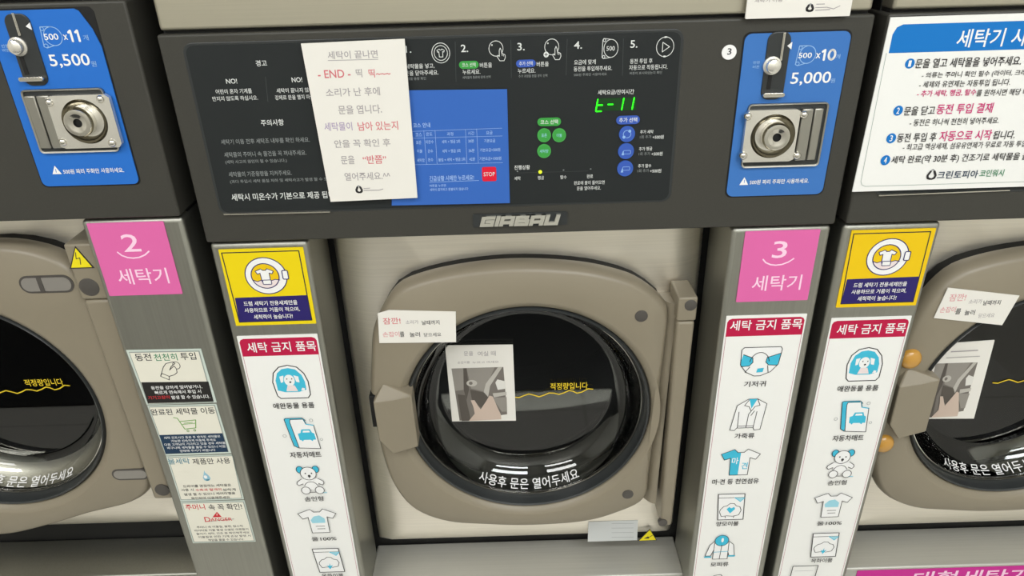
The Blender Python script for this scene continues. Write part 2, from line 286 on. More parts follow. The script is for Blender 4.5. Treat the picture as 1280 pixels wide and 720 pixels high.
def i_coinmark(a): a.ring(.12, .02, .8, .84, .0007, 'paleblue'); a.line([(.12, .45), (-.34, .45), (-.42, -.44), (-.3, -.5), (.05, -.4)], .0007, 'paleblue'); a.ring(-.28, .36, .16, .16, .0006, 'paleblue'); a.ring(-.32, -.4, .18, .16, .0006, 'paleblue')
def i_photo(a):
    a.poly([(-.5, .5), (.46, .5), (.5, -.4), (-.42, -.5)], 'photomid'); a.poly([(-.5, .5), (-.28, .5), (-.3, .1), (-.46, .08)], 'photogrey'); a.poly([(-.22, .5), (.3, .5), (.08, .05), (-.16, .12)], 'photogrey'); a.poly([(-.28, .5), (-.22, .5), (-.2, .1), (-.26, -.1), (-.3, .1)], 'photodark')
    a.poly([(.36, .5), (.44, .5), (.2, .16), (.14, -.1), (.06, 0), (.12, .2)], 'photolight'); a.ell(-.14, .22, .2, .12, 'photolight'); a.ell(-.16, .22, .07, .06, 'photomid'); a.poly([(-.18, .1), (.08, .04), (.16, -.06), (.02, -.26), (-.06, -.2), (-.16, -.08)], 'photodark')
    a.poly([(.3, .22), (.34, .28), (.48, .24), (.49, .1), (.34, .08)], 'photowhite'); a.poly([(.24, .02), (.5, .04), (.5, -.02), (.26, -.06)], 'photolight'); a.poly([(.22, -.06), (.5, -.06), (.5, -.34), (.4, -.34)], 'photogrey'); a.poly([(-.42, .02), (-.28, .0), (-.2, -.5), (-.38, -.5)], 'photodark')
    a.poly([(-.18, -.1), (-.11, -.1), (-.04, -.22), (.0, -.28), (.1, -.14), (.18, -.02), (.24, -.04), (.3, -.2), (.38, -.4), (.38, -.49), (-.24, -.5), (-.12, -.36), (-.14, -.22)], 'skin')
ICONS = dict(carrier=i_carrier, carmat=i_carmat, bear=i_bear, tshirt=i_tshirt, cottonbag=i_cottonbag, mattress=i_mattress, diaper=i_diaper, jacket=i_jacket, halfshirt=i_halfshirt, woolbag=i_woolbag, coat=i_coat, cap=i_cap,
             drumdoor=i_drumdoor, handcoin=i_handcoin, cart=i_cart, drop=i_drop, emblem=i_emblem, i_shirt=i_shirtic, i_press=i_press, i_pressplus=i_pressplus, i_coin=i_coin, i_play=i_play, i_coinmark=i_coinmark, num10=i_num10, num11=i_num11, photo=i_photo)

# ------------------------------------------------------------------ measured artwork (metres on each sheet)
D = {
 'yellow': [
  ('L', [(0.0029, -0.004), (0.0865, -0.004), (0.0874, -0.0909), (0.0049, -0.0909), (0.0029, -0.004)], 0.0012, 'ink'),
  ('P', [(0.006, -0.0594), (0.0867, -0.0586), (0.087, -0.0903), (0.005, -0.0906)], 'navy'),
  ('I', 'drumdoor', 0.0458, -0.0332, 0.0475, 0.0446),
  ('T', '드럼 세탁기 전용세제만을', 0.0447, -0.067, 0.0602, 0.0059, 'white', 1),
  ('T', '사용하므로 거품이 적으며,', 0.045, -0.0757, 0.0623, 0.006, 'white', 1),
  ('T', '세척력이 높습니다!', 0.0446, -0.0844, 0.0441, 0.0061, 'white', 1),
 ],
 'pink': [
  ('T', '2', 0.0407, -0.0238, 0.0186, 0.0204, 'palepink', 0),
  ('L', [(0.0237, -0.0342), (0.0271, -0.0381), (0.0327, -0.0408), (0.0387, -0.0417), (0.0453, -0.041), (0.0523, -0.0382), (0.0575, -0.0342)], 0.0016, 'palepink'),
  ('T', '세탁기', 0.0431, -0.0639, 0.0554, 0.0193, 'palepink', 0),
 ],
 'stripA': [
  ('T', '세탁 금지 품목', 0.049, -0.0157, 0.0801, 0.0137, 'white', 1),
  ('I', 'carrier', 0.0512, -0.0652, 0.0422, 0.0474),
  ('T', '애완동물 용품', 0.0496, -0.0995, 0.0498, 0.0086, 'ink', 1),
  ('I', 'carmat', 0.0512, -0.1427, 0.0443, 0.0485),
  ('T', '자동차매트', 0.052, -0.1759, 0.0395, 0.0095, 'ink', 1),
  ('I', 'bear', 0.0513, -0.2178, 0.0359, 0.0462),
  ('T', '솜인형', 0.0516, -0.2495, 0.0245, 0.0083, 'ink', 1),
  ('I', 'tshirt', 0.0514, -0.289, 0.0501, 0.0426),
  ('T', '울100%', 0.0542, -0.3217, 0.0335, 0.0074, 'ink', 1),
  ('I', 'cottonbag', 0.0546, -0.3629, 0.0386, 0.0453),
  ('T', '목화이불', 0.0559, -0.3927, 0.0302, 0.008, 'ink', 1),
  ('I', 'mattress', 0.0339, -0.4271, 0.0374, 0.0493),
 ],
 'stripB': [
  ('T', '세탁 금지 품목', 0.0473, -0.0129, 0.0834, 0.0136, 'white', 1),
  ('I', 'diaper', 0.0471, -0.0637, 0.0479, 0.0406),
  ('T', '기저귀', 0.0449, -0.0957, 0.0264, 0.0082, 'ink', 1),
  ('I', 'jacket', 0.043, -0.142, 0.0412, 0.048),
  ('T', '가죽류', 0.0421, -0.1748, 0.0251, 0.0082, 'ink', 1),
  ('I', 'halfshirt', 0.0411, -0.2177, 0.0502, 0.0426),
  ('T', '마·견 등 천연섬유', 0.0396, -0.25, 0.061, 0.0092, 'ink', 1),
  ('I', 'woolbag', 0.0387, -0.2947, 0.0381, 0.046),
  ('T', '양모이불', 0.0374, -0.325, 0.0304, 0.0084, 'ink', 1),
  ('I', 'coat', 0.0342, -0.3689, 0.0426, 0.0456),
  ('T', '모피류', 0.0349, -0.4022, 0.0254, 0.0083, 'ink', 1),
  ('I', 'cap', 0.0361, -0.4382, 0.03, 0.0311),
 ],
 'card1': [
  ('P', [(-0.1308, -0.1262), (-0.049, -0.1273), (-0.0488, -0.2013), (-0.128, -0.2016)], 'cardline'),
  ('P', [(-0.1301, -0.1275), (-0.0504, -0.1286), (-0.0496, -0.1999), (-0.1269, -0.2003)], 'cream'),
  ('T', '동전', -0.1162, -0.134, 0.0189, 0.0102, 'ink', 1),
  ('T', '천천히', -0.0902, -0.1349, 0.027, 0.0098, 'green', 1),
  ('T', '투입', -0.0637, -0.1344, 0.018, 0.0103, 'ink', 1),
  ('I', 'handcoin', -0.0894, -0.1542, 0.0264, 0.0252),
  ('P', [(-0.1277, -0.169), (-0.0481, -0.1707), (-0.0481, -0.1999), (-0.1275, -0.1998)], 'black'),
  ('T', '동전을 강하게 밀어넣거나,', -0.0877, -0.1776, 0.0608, 0.0053, 'white', 1),
  ('T', '빠르게 연속해서 투입 시', -0.0876, -0.1845, 0.0555, 0.0054, 'white', 1),
  ('T', '기기고장이', -0.1123, -0.1916, 0.026, 0.005, 'red', 1),
  ('T', '발생 할 수 있습니다.', -0.0742, -0.1922, 0.046, 0.0055, 'white', 1),
 ],
 'card2': [
  ('P', [(-0.1281, -0.2049), (-0.0478, -0.2055), (-0.0463, -0.2781), (-0.1257, -0.2791)], 'cardline'),
  ('P', [(-0.1274, -0.206), (-0.049, -0.2066), (-0.0472, -0.2771), (-0.1246, -0.2778)], 'cream'),
  ('T', '완료된 세탁물 이동', -0.0887, -0.2134, 0.078, 0.0097, 'ink', 1),
  ('I', 'cart', -0.0888, -0.2336, 0.0265, 0.0226),
  ('P', [(-0.126, -0.2483), (-0.0478, -0.2484), (-0.0467, -0.2781), (-0.1257, -0.2783)], 'navyblue'),
  ('T', '세탁 건조시간 종료 후 방치된 세탁물은', -0.0865, -0.253, 0.07, 0.0038, 'white', 0),
  ('T', '가능한 신속하게 이동해 주세요', -0.086, -0.2583, 0.0558, 0.004, 'white', 0),
  ('T', '다음 고객님이 기다리고 있을 경우 세탁물', -0.0854, -0.2636, 0.0761, 0.0039, 'white', 0),
  ('T', '바구니에 세탁물을 옮길 수 있으니 이점', -0.085, -0.269, 0.0725, 0.004, 'white', 0),
  ('T', '양해해 주시기 바랍니다', -0.0844, -0.2744, 0.0446, 0.004, 'white', 0),
 ],
 'card3': [
  ('P', [(-0.1241, -0.2838), (-0.0423, -0.2842), (-0.0448, -0.3564), (-0.1252, -0.3559)], 'cardline'),
  ('P', [(-0.1236, -0.2848), (-0.0433, -0.2851), (-0.0455, -0.3554), (-0.1242, -0.355)], 'cream'),
  ('T', '물세탁', -0.112, -0.2909, 0.0273, 0.0094, 'teal', 1),
  ('T', '제품만 사용', -0.0712, -0.2923, 0.0477, 0.0098, 'ink', 1),
  ('I', 'drop', -0.0832, -0.3158, 0.0119, 0.018),
  ('T', '드라이를 권장하는 세탁물은', -0.0854, -0.3326, 0.0622, 0.0044, 'ink', 0),
  ('T', '사용 시', -0.1123, -0.3387, 0.016, 0.0044, 'ink', 0),
  ('T', '수축과 탈색이', -0.0852, -0.3395, 0.0335, 0.0044, 'red', 0),
  ('T', '심하게', -0.0584, -0.3404, 0.0167, 0.0045, 'ink', 0),
  ('T', '발생 할 수 있으니 케어라벨을', -0.085, -0.3465, 0.0663, 0.0044, 'ink', 0),
  ('T', '확인하여 이용해주세요.', -0.0849, -0.3536, 0.0516, 0.0045, 'ink', 0),
 ],
 'card4': [
  ('P', [(-0.1249, -0.361), (-0.0438, -0.3618), (-0.0431, -0.4338), (-0.1259, -0.433)], 'cardline'),
  ('P', [(-0.1242, -0.3621), (-0.045, -0.363), (-0.044, -0.4326), (-0.1248, -0.4317)], 'cream'),
  ('T', '주머니', -0.1092, -0.369, 0.0255, 0.0101, 'red', 1),
  ('T', '속 꼭 확인!', -0.07, -0.3702, 0.0439, 0.0107, 'ink', 1),
  ('P', [(-0.0827, -0.3784), (-0.0906, -0.3881), (-0.0781, -0.3881)], 'red'),
  ('L', [(-0.0832, -0.3817), (-0.0839, -0.3848)], 0.0008, 'cream'),
  ('T', 'D', -0.098, -0.3915, 0.0077, 0.0088, 'red', 1),
  ('T', 'ANGER', -0.0798, -0.3922, 0.0287, 0.0057, 'red', 1),
  ('L', [(-0.1023, -0.3958), (-0.0881, -0.3945), (-0.0629, -0.3922)], 0.0006, 'ink'),
  ('T', '주머니 속 이물질, 볼펜, 립스틱', -0.0846, -0.4052, 0.0615, 0.004, 'ink', 0),
  ('T', '라이터등 이물 발생 오염된 의류들이', -0.0836, -0.4112, 0.0723, 0.004, 'ink', 0),
  ('T', '들어가 세탁, 건조 중 확인해주세요', -0.0828, -0.4173, 0.0716, 0.004, 'ink', 0),
  ('T', '이물질로 인한 기계 손상 발생 시', -0.082, -0.4233, 0.0709, 0.004, 'ink', 0),
  ('T', '책임을 물을 수 있습니다.', -0.0811, -0.4294, 0.0486, 0.0041, 'ink', 0),
 ],
 'poster': [
  ('T', '세탁기 사용방법', 0.801, 0.1988, 0.1125, 0.0167, 'white', 1),
  ('C', 0.7048, 0.177, 0.0092, 0.0094, 'posterblue'),
  ('T', '1', 0.7048, 0.177, 0.0027, 0.0058, 'white', 1),
  ('C', 0.7036, 0.1318, 0.0094, 0.01, 'posterblue'),
  ('T', '2', 0.7036, 0.1318, 0.0028, 0.0061, 'white', 1),
  ('C', 0.7028, 0.104, 0.0096, 0.0103, 'posterblue'),
  ('T', '3', 0.7028, 0.104, 0.0028, 0.0063, 'white', 1),
  ('C', 0.7018, 0.0812, 0.0097, 0.0106, 'posterblue'),
  ('T', '4', 0.7018, 0.0812, 0.0029, 0.0065, 'white', 1),
  ('T', '문을 열고 세탁물을 넣어주세요.', 0.7613, 0.1768, 0.1022, 0.0089, 'ink', 1),
  ('V', '- 의류는 주머니 확인 필수 (라이터, 크레용, 립스틱 등)', '- 의류는 주머니 확인 필수 (라이터, 크레', 0.7191, 0.1652, 0.1008, 0.0063, 'ink', 0),
  ('T', '- 세제와 유연제는 자동투입 됩니다.', 0.7631, 0.1567, 0.089, 0.0064, 'ink', 0),
  ('T', '- 추가 세탁, 헹굼, 탈수', 0.7476, 0.1478, 0.0579, 0.0065, 'magenta', 1),
  ('V', '를 원하시면 해당 버튼을 눌러주세요.', '를 원하시면 해당 버', 0.7772, 0.147, 0.0502, 0.0065, 'ink', 0),
  ('T', '문을 닫고', 0.725, 0.1312, 0.0306, 0.0088, 'ink', 1),
  ('T', '동전 투입 결재', 0.7696, 0.1321, 0.0557, 0.01, 'magenta', 1),
  ('T', '- 동전은 하나씩 천천히 넣어주세요.', 0.7627, 0.1193, 0.0892, 0.0068, 'ink', 0),
  ('T', '동전 투입 후', 0.7286, 0.1042, 0.0396, 0.0092, 'ink', 1),
  ('T', '자동으로 시작', 0.7777, 0.1047, 0.0524, 0.0104, 'magenta', 1),
  ('T', '됩니다.', 0.8169, 0.1041, 0.0221, 0.0086, 'ink', 1),
  ('V', '- 최고급 액상세제, 섬유유연제가 무료로 자동 투입됩니다.', '- 최고급 액상세제, 섬유유연제가 무료로 자동 투입', 0.7169, 0.0943, 0.1253, 0.007, 'ink', 0),
  ('V', '세탁 완료(약 30분 후) 건조기로 세탁물을 옮겨주세요.', '세탁 완료(약 30분 후) 건조기로 세탁물을', 0.708, 0.0808, 0.1314, 0.0094, 'ink', 1),
  ('I', 'emblem', 0.7534, 0.0645, 0.0099, 0.0108),
  ('T', '크린토피아', 0.7805, 0.0636, 0.0422, 0.0085, 'navyblue', 1),
  ('T', '코인워시', 0.8156, 0.0641, 0.0248, 0.0076, 'green', 1),
 ],
 'panel': [
  ('T', '경고', 0.0842, 0.1942, 0.0105, 0.0056, 'panelwhite', 1),
  ('T', 'NO!', 0.0526, 0.1783, 0.0106, 0.0046, 'panelwhite', 1),
  ('T', 'NO!', 0.1154, 0.1779, 0.01, 0.0046, 'panelwhite', 1),
  ('T', '어린이 혼자 기계를', 0.0528, 0.1687, 0.0349, 0.0047, 'panelwhite', 0),
  ('T', '만지지 않도록 하십시오.', 0.0528, 0.162, 0.0441, 0.0045, 'panelwhite', 0),
  ('V', '세탁이 끝나지 않은 상태에서', '세탁이 끝나지 않', 0.094, 0.168, 0.0313, 0.0045, 'panelwhite', 0),
  ('V', '강제로 문을 열지 마십시오.', '강제로 문을 열지 마', 0.0915, 0.1614, 0.0339, 0.0045, 'panelwhite', 0),
  ('L', [(0.0858, 0.1814), (0.0839, 0.1579)], 0.0004, 'panelline'),
  ('T', '주의사항', 0.0845, 0.1373, 0.0226, 0.0062, 'panelwhite', 1),
  ('T', '세탁기 이용 전후 세탁조 내부를 확인 하세요.', 0.0742, 0.1192, 0.0885, 0.0052, 'paneldim', 0),
  ('T', '세탁물의 주머니 속 물건을 꼭 꺼내주세요.', 0.0717, 0.106, 0.0826, 0.0053, 'paneldim', 0),
  ('T', '(세탁 사고의 원인이 될 수 있습니다.)', 0.061, 0.0982, 0.0621, 0.0043, 'paneldim', 0),
  ('T', '세탁물의 기준용량을 지켜주세요.', 0.0628, 0.0854, 0.0643, 0.0054, 'paneldim', 0),
  ('V', '(과다 투입시 세탁 품질 저하 및 세탁사고가 발생 할 수 있습니다.)', '(과다 투입시 세탁 품질 저하 및 세탁사고가 발생 할 수', 0.0305, 0.0774, 0.0948, 0.0042, 'paneldim', 0),
  ('V', '세탁시 미온수가 기본으로 제공 됩니다.', '세탁시 미온수가 기본으로 제공 됩', 0.0283, 0.0606, 0.0994, 0.0077, 'panelwhite', 1),
  ('T', '1.', 0.225, 0.203, 0.0053, 0.0065, 'panelwhite', 1),
  ('I', 'i_shirt', 0.2554, 0.1988, 0.017, 0.0183),
  ('T', '세탁물을 넣고,', 0.2347, 0.1872, 0.0275, 0.0046, 'panelwhite', 0),
  ('T', '문을 닫아주세요.', 0.2357, 0.181, 0.0323, 0.0047, 'panelwhite', 0),
  ('T', '세탁물 용량 확인', 0.229, 0.1757, 0.0208, 0.0028, 'paneldim', 0),
  ('L', [(0.2697, 0.2086), (0.2682, 0.1716)], 0.0004, 'panelline'),
  ('L', [(0.3222, 0.2086), (0.3217, 0.1738)], 0.0004, 'panelline'),
  ('L', [(0.3754, 0.208), (0.3746, 0.1748)], 0.0004, 'panelline'),
  ('L', [(0.4285, 0.2071), (0.4291, 0.173)], 0.0004, 'panelline'),
  ('T', '2.', 0.2781, 0.2024, 0.0068, 0.0069, 'panelwhite', 1),
  ('I', 'i_press', 0.3092, 0.1992, 0.0167, 0.0183),
  ('R', 0.2814, 0.1872, 0.0188, 0.0072, 9, 'btngreen'),
  ('T', '코스 선택', 0.2814, 0.1872, 0.013, 0.004, 'panelwhite', 0),
  ('T', '버튼을', 0.2977, 0.1865, 0.0115, 0.0046, 'panelwhite', 0),
  ('T', '누르세요.', 0.2836, 0.1806, 0.017, 0.0047, 'panelwhite', 0),
  ('T', '세탁물의 종류에 맞게 선택', 0.2882, 0.1754, 0.027, 0.0027, 'paneldim', 0),
  ('T', '3.', 0.3316, 0.2025, 0.0069, 0.007, 'panelwhite', 1),
  ('I', 'i_pressplus', 0.3621, 0.1992, 0.0167, 0.019),
  ('R', 0.336, 0.187, 0.0188, 0.007, 9, 'btnblue'),
  ('T', '추가 선택', 0.336, 0.187, 0.013, 0.004, 'panelwhite', 0),
  ('T', '버튼을', 0.352, 0.186, 0.0115, 0.0046, 'panelwhite', 0),
  ('T', '누르세요.', 0.3366, 0.1802, 0.0169, 0.0046, 'panelwhite', 0),
  ('T', '추가 과정을 원할 경우 선택', 0.3426, 0.1752, 0.0278, 0.0027, 'paneldim', 0),
  ('T', '4.', 0.3856, 0.2025, 0.0076, 0.0069, 'panelwhite', 1),
  ('I', 'i_coin', 0.4157, 0.1986, 0.016, 0.0191),
  ('T', '요금에 맞게', 0.3925, 0.1867, 0.0207, 0.0046, 'panelwhite', 0),
  ('T', '동전을 투입해주세요.', 0.4003, 0.1805, 0.037, 0.0046, 'panelwhite', 0),
  ('T', '500원 주화만 사용하세요', 0.3979, 0.175, 0.0317, 0.0027, 'paneldim', 0),
  ('T', '5.', 0.4386, 0.202, 0.0069, 0.0069, 'panelwhite', 1),
  ('I', 'i_play', 0.4684, 0.1986, 0.0175, 0.0191),
  ('T', '동전 투입 후', 0.4464, 0.1862, 0.0215, 0.0046, 'panelwhite', 0),
  ('T', '자동으로 작동됩니다.', 0.4536, 0.1803, 0.0371, 0.0047, 'panelwhite', 0),
  ('T', '버튼이 표시되었는지 확인', 0.4514, 0.175, 0.031, 0.0027, 'paneldim', 0),
  ('P', [(0.2056, 0.1653), (0.3173, 0.1634), (0.3169, 0.0458), (0.1934, 0.0469)], 'panelblue'),
  ('L', [(0.221, 0.1246), (0.3112, 0.1253)], 0.0003, 'tablewhite'),
  ('L', [(0.2211, 0.1177), (0.3112, 0.1174)], 0.0003, 'tablewhite'),
  ('L', [(0.2208, 0.0903), (0.3108, 0.0897)], 0.0003, 'tablewhite'),
  ('L', [(0.2333, 0.1251), (0.2334, 0.0905)], 0.0003, 'tablewhite'),
  ('L', [(0.2445, 0.1251), (0.244, 0.0905)], 0.0003, 'tablewhite'),
  ('L', [(0.2748, 0.1251), (0.2744, 0.0899)], 0.0003, 'tablewhite'),
  ('L', [(0.2859, 0.1253), (0.286, 0.09)], 0.0003, 'tablewhite'),
  ('T', '코스 안내', 0.2316, 0.1306, 0.0169, 0.0049, 'tablewhite', 1),
  ('T', '코스', 0.2279, 0.1214, 0.0064, 0.0035, 'tablewhite', 0),
  ('T', '온도', 0.2384, 0.1214, 0.0063, 0.0035, 'tablewhite', 0),
  ('T', '과정', 0.2592, 0.121, 0.0063, 0.0035, 'tablewhite', 0),
  ('T', '시간', 0.2802, 0.1211, 0.0063, 0.0036, 'tablewhite', 0),
  ('T', '요금', 0.2984, 0.121, 0.0063, 0.0036, 'tablewhite', 0),
  ('T', '표준', 0.2272, 0.1132, 0.0052, 0.0035, 'tablewhite', 0),
  ('T', '미온수', 0.2382, 0.1135, 0.0081, 0.0036, 'tablewhite', 0),
  ('T', '세탁 + 헹굼 2회', 0.2595, 0.1132, 0.0182, 0.0035, 'tablewhite', 0),
  ('T', '30분', 0.2798, 0.1132, 0.0058, 0.0035, 'tablewhite', 0),
  ('T', '기본요금', 0.2984, 0.1129, 0.0111, 0.0036, 'tablewhite', 0),
  ('T', '이불', 0.2275, 0.1043, 0.0052, 0.0036, 'tablewhite', 0),
  ('T', '온수', 0.2383, 0.104, 0.0052, 0.0036, 'tablewhite', 0),
  ('T', '세탁 + 헹굼 3회', 0.2593, 0.1036, 0.0182, 0.0036, 'tablewhite', 0),
  ('T', '36분', 0.2798, 0.1033, 0.0059, 0.0036, 'tablewhite', 0),
  ('T', '기본요금+500원', 0.2984, 0.1035, 0.0205, 0.0036, 'tablewhite', 0),
  ('T', '세탁망', 0.2278, 0.0948, 0.0077, 0.0036, 'tablewhite', 0),
  ('T', '온수', 0.2378, 0.0949, 0.0053, 0.0036, 'tablewhite', 0),
  ('T', '불림 + 세탁 + 헹굼 3회', 0.2592, 0.0946, 0.027, 0.0036, 'tablewhite', 0),
  ('T', '42분', 0.28, 0.0944, 0.0059, 0.0036, 'tablewhite', 0),
  ('T', '기본요금+1000원', 0.2984, 0.0945, 0.0221, 0.0037, 'tablewhite', 0),
  ('T', '긴급상황 시에만 누르세요!', 0.2579, 0.0751, 0.0456, 0.0056, 'tablewhite', 1),
  ('L', [(0.2348, 0.0711), (0.2856, 0.0716)], 0.0004, 'tablewhite'),
  ('T', '버튼을 누르면', 0.243, 0.0673, 0.0167, 0.0028, 'tablewhite', 0),
  ('T', '세탁이 중지되고 환불되지 않습니다', 0.2544, 0.063, 0.0397, 0.0032, 'tablewhite', 0),
  ('R', 0.3582, 0.1302, 0.0235, 0.0084, 9, 'btngreen'),
  ('T', '코스 선택', 0.3582, 0.1301, 0.0173, 0.0045, 'panelwhite', 1),
  ('T', '진행상황', 0.3304, 0.0842, 0.0159, 0.0048, 'panelwhite', 1),
  ('L', [(0.3255, 0.0784), (0.3982, 0.0783)], 0.0003, 'panelline'),
  ('T', '세탁', 0.3254, 0.0726, 0.0064, 0.0041, 'panelwhite', 0),
  ('T', '헹굼', 0.3495, 0.0725, 0.0064, 0.004, 'panelwhite', 0),
  ('T', '탈수', 0.3729, 0.0725, 0.0064, 0.004, 'panelwhite', 0),
  ('T', '완료', 0.4, 0.0726, 0.0063, 0.0041, 'panelwhite', 0),
  ('C', 0.3256, 0.0801, 0.0016, 0.0014, 'paneldim'),
  ('C', 0.3728, 0.0801, 0.0017, 0.0014, 'paneldim'),
  ('C', 0.4006, 0.0804, 0.0017, 0.0014, 'paneldim'),
  ('T', '완료에 불이 들어오면', 0.3995, 0.0658, 0.0317, 0.0042, 'panelwhite', 0),
  ('T', '문을 열어주세요.', 0.3992, 0.0598, 0.0249, 0.0043, 'panelwhite', 0),
  ('T', '세탁요금/잔여시간', 0.4233, 0.1576, 0.0354, 0.0048, 'panelwhite', 1),
  ('R', 0.4364, 0.1299, 0.0235, 0.0086, 9, 'btnblue'),
  ('T', '추가 선택', 0.4366, 0.1299, 0.018, 0.0048, 'panelwhite', 1),
  ('T', '추가 세탁', 0.4558, 0.1174, 0.0133, 0.0038, 'panelwhite', 1),
  ('T', '1회 추가', 0.455, 0.1122, 0.0115, 0.0034, 'paneldim', 0),
  ('T', '+500원', 0.4676, 0.1118, 0.0112, 0.0039, 'panelwhite', 1),
  ('T', '추가 헹굼', 0.4557, 0.1, 0.0134, 0.0039, 'panelwhite', 1),
  ('T', '1회 추가', 0.4549, 0.0948, 0.0116, 0.0035, 'paneldim', 0),
  ('T', '+500원', 0.4676, 0.0945, 0.0113, 0.0039, 'panelwhite', 1),
  ('T', '추가 탈수', 0.4558, 0.0821, 0.0136, 0.004, 'panelwhite', 1),
  ('T', '1회 추가', 0.4546, 0.0769, 0.0117, 0.0036, 'paneldim', 0),
  ('T', '+500원', 0.4674, 0.0765, 0.0115, 0.004, 'panelwhite', 1),
 ],
 'buttons': [
  ('I', 'btn_표준', 0.3531, 0.1168, 0.0137, 0.015),
  ('I', 'btn_이불', 0.3682, 0.1164, 0.0137, 0.015),
  ('I', 'btn_세탁망', 0.353, 0.1006, 0.0139, 0.0153),
  ('I', 'add_a', 0.4362, 0.1156, 0.016, 0.0167),
  ('I', 'add_b', 0.436, 0.098, 0.0161, 0.0171),
  ('I', 'add_c', 0.436, 0.0798, 0.0163, 0.0176),
  ('I', 'stop', 0.2966, 0.0781, 0.0146, 0.0152),
  ('I', 'led', 0.349, 0.0784, 0.0036, 0.0037),
  ('I', 'seg_t', 0.4081, 0.1452, 0.0077, 0.0126),
  ('I', 'seg_-', 0.4184, 0.1456, 0.0077, 0.0125),
  ('I', 'seg_1', 0.43, 0.1456, 0.0077, 0.0125),
  ('I', 'seg_1', 0.4402, 0.1458, 0.0077, 0.0125),
  ('I', 'display', 0.4242, 0.1455, 0.04, 0.0144),
 ],
 'coin3': [
  ('I', 'i_coinmark', 0.6036, 0.1871, 0.0193, 0.0194),
  ('T', '500', 0.6037, 0.1869, 0.0128, 0.005, 'white', 1),
  ('T', 'x', 0.6162, 0.1863, 0.0046, 0.0048, 'white', 1),
  ('I', 'num10', 0.6267, 0.1868, 0.0132, 0.0102),
  ('T', '개', 0.6355, 0.185, 0.0041, 0.0042, 'paleblue', 0),
  ('T', '5,000', 0.6127, 0.1648, 0.0391, 0.0127, 'white', 1),
  ('T', '원', 0.6346, 0.1624, 0.0042, 0.0043, 'paleblue', 0),
  ('T', '반환', 0.5578, 0.1816, 0.0065, 0.0027, 'paleblue', 0),
  ('T', '버튼', 0.5578, 0.1774, 0.0065, 0.0028, 'paleblue', 0),
  ('P', [(0.5604, 0.0664), (0.556, 0.0579), (0.5652, 0.0579)], 'white'),
  ('L', [(0.5607, 0.0633), (0.5609, 0.0605)], 0.0006, 'coinblue'),
  ('T', '500원 짜리 주화만 사용하세요.', 0.5973, 0.0606, 0.0615, 0.0051, 'white', 1),
  ('I', 'mech_plate', 0.5793, 0.1104, 0.0528, 0.0527),
  ('I', 'mech_ring', 0.5813, 0.1104, 0.0428, 0.0464),
  ('I', 'mech_knob', 0.5845, 0.11, 0.0271, 0.0281),
  ('I', 'mech_hole', 0.5858, 0.1098, 0.0082, 0.009),
  ('I', 'bar', 0.6135, 0.1102, 0.011, 0.0527),
  ('I', 'bar', 0.6253, 0.1098, 0.0088, 0.0528),
  ('I', 'screw', 0.5539, 0.1312, 0.0077, 0.0081),
  ('I', 'screw', 0.5542, 0.0914, 0.0079, 0.0085),
  ('I', 'screw', 0.6094, 0.1312, 0.0078, 0.0081),
  ('I', 'screw', 0.6089, 0.0898, 0.008, 0.0085),
  ('I', 'slot_button', 0.5724, 0.1785, 0.0139, 0.0159),
  ('I', 'slot_tray', 0.5772, 0.1509, 0.0211, 0.004),
  ('I', 'slot_tri', 0.5866, 0.1964, 0.0043, 0.0066),
  ('I', 'slot_rail', 0.58, 0.196, 0.0056, 0.0258),
 ],
 'coin2': [
  ('I', 'i_coinmark', -0.1068, 0.2235, 0.0207, 0.0198),
  ('T', '500', -0.1062, 0.2235, 0.0133, 0.0056, 'white', 1),
  ('T', 'x', -0.093, 0.2227, 0.004, 0.0046, 'white', 1),
  ('I', 'num11', -0.0841, 0.2237, 0.0122, 0.0104),
  ('T', '개', -0.0743, 0.2218, 0.0048, 0.0049, 'paleblue', 0),
  ('T', '5,500', -0.0957, 0.2014, 0.038, 0.0126, 'white', 1),
  ('T', '원', -0.0738, 0.1982, 0.0049, 0.0051, 'paleblue', 0),
  ('T', '반환', -0.1513, 0.2164, 0.0072, 0.0031, 'paleblue', 0),
  ('T', '버튼', -0.1516, 0.2126, 0.0073, 0.0031, 'paleblue', 0),
  ('P', [(-0.1424, 0.1001), (-0.1471, 0.0912), (-0.1377, 0.0911)], 'white'),
  ('L', [(-0.1425, 0.0963), (-0.1427, 0.093)], 0.0006, 'coinblue'),
  ('T', '500원 짜리 주화만 사용하세요.', -0.1049, 0.0935, 0.0614, 0.0052, 'white', 1),
  ('I', 'mech_plate', -0.0959, 0.1446, 0.0606, 0.0519),
  ('I', 'mech_ring', -0.095, 0.145, 0.0401, 0.0473),
  ('I', 'mech_knob', -0.1006, 0.1446, 0.028, 0.0275),
  ('I', 'mech_hole', -0.1018, 0.1444, 0.0085, 0.0086),
  ('I', 'bar', -0.1296, 0.1448, 0.0121, 0.0519),
  ('I', 'bar', -0.1434, 0.1444, 0.0106, 0.0519),
  ('I', 'screw', -0.1234, 0.1645, 0.0077, 0.0078),
  ('I', 'screw', -0.1226, 0.1255, 0.0079, 0.0082),
  ('I', 'screw', -0.0737, 0.1664, 0.0078, 0.0077),
  ('I', 'screw', -0.0745, 0.1233, 0.008, 0.0082),
  ('I', 'slot_button', -0.1386, 0.2158, 0.0127, 0.0109),
  ('I', 'slot_tray', -0.1348, 0.1864, 0.0239, 0.0043),
  ('I', 'slot_tri', -0.1232, 0.2334, 0.0045, 0.0063),
  ('I', 'slot_rail', -0.1332, 0.2354, 0.0039, 0.0201),
 ],
 'paper': [
  ('T', '세탁이 끝나면', 0.173, 0.2006, 0.0471, 0.0072, 'greyink', 1),
  ('L', [(0.1493, 0.1959), (0.1963, 0.1957)], 0.0006, 'greyink'),
  ('T', '- END -', 0.1532, 0.1835, 0.0311, 0.0074, 'redink', 1),
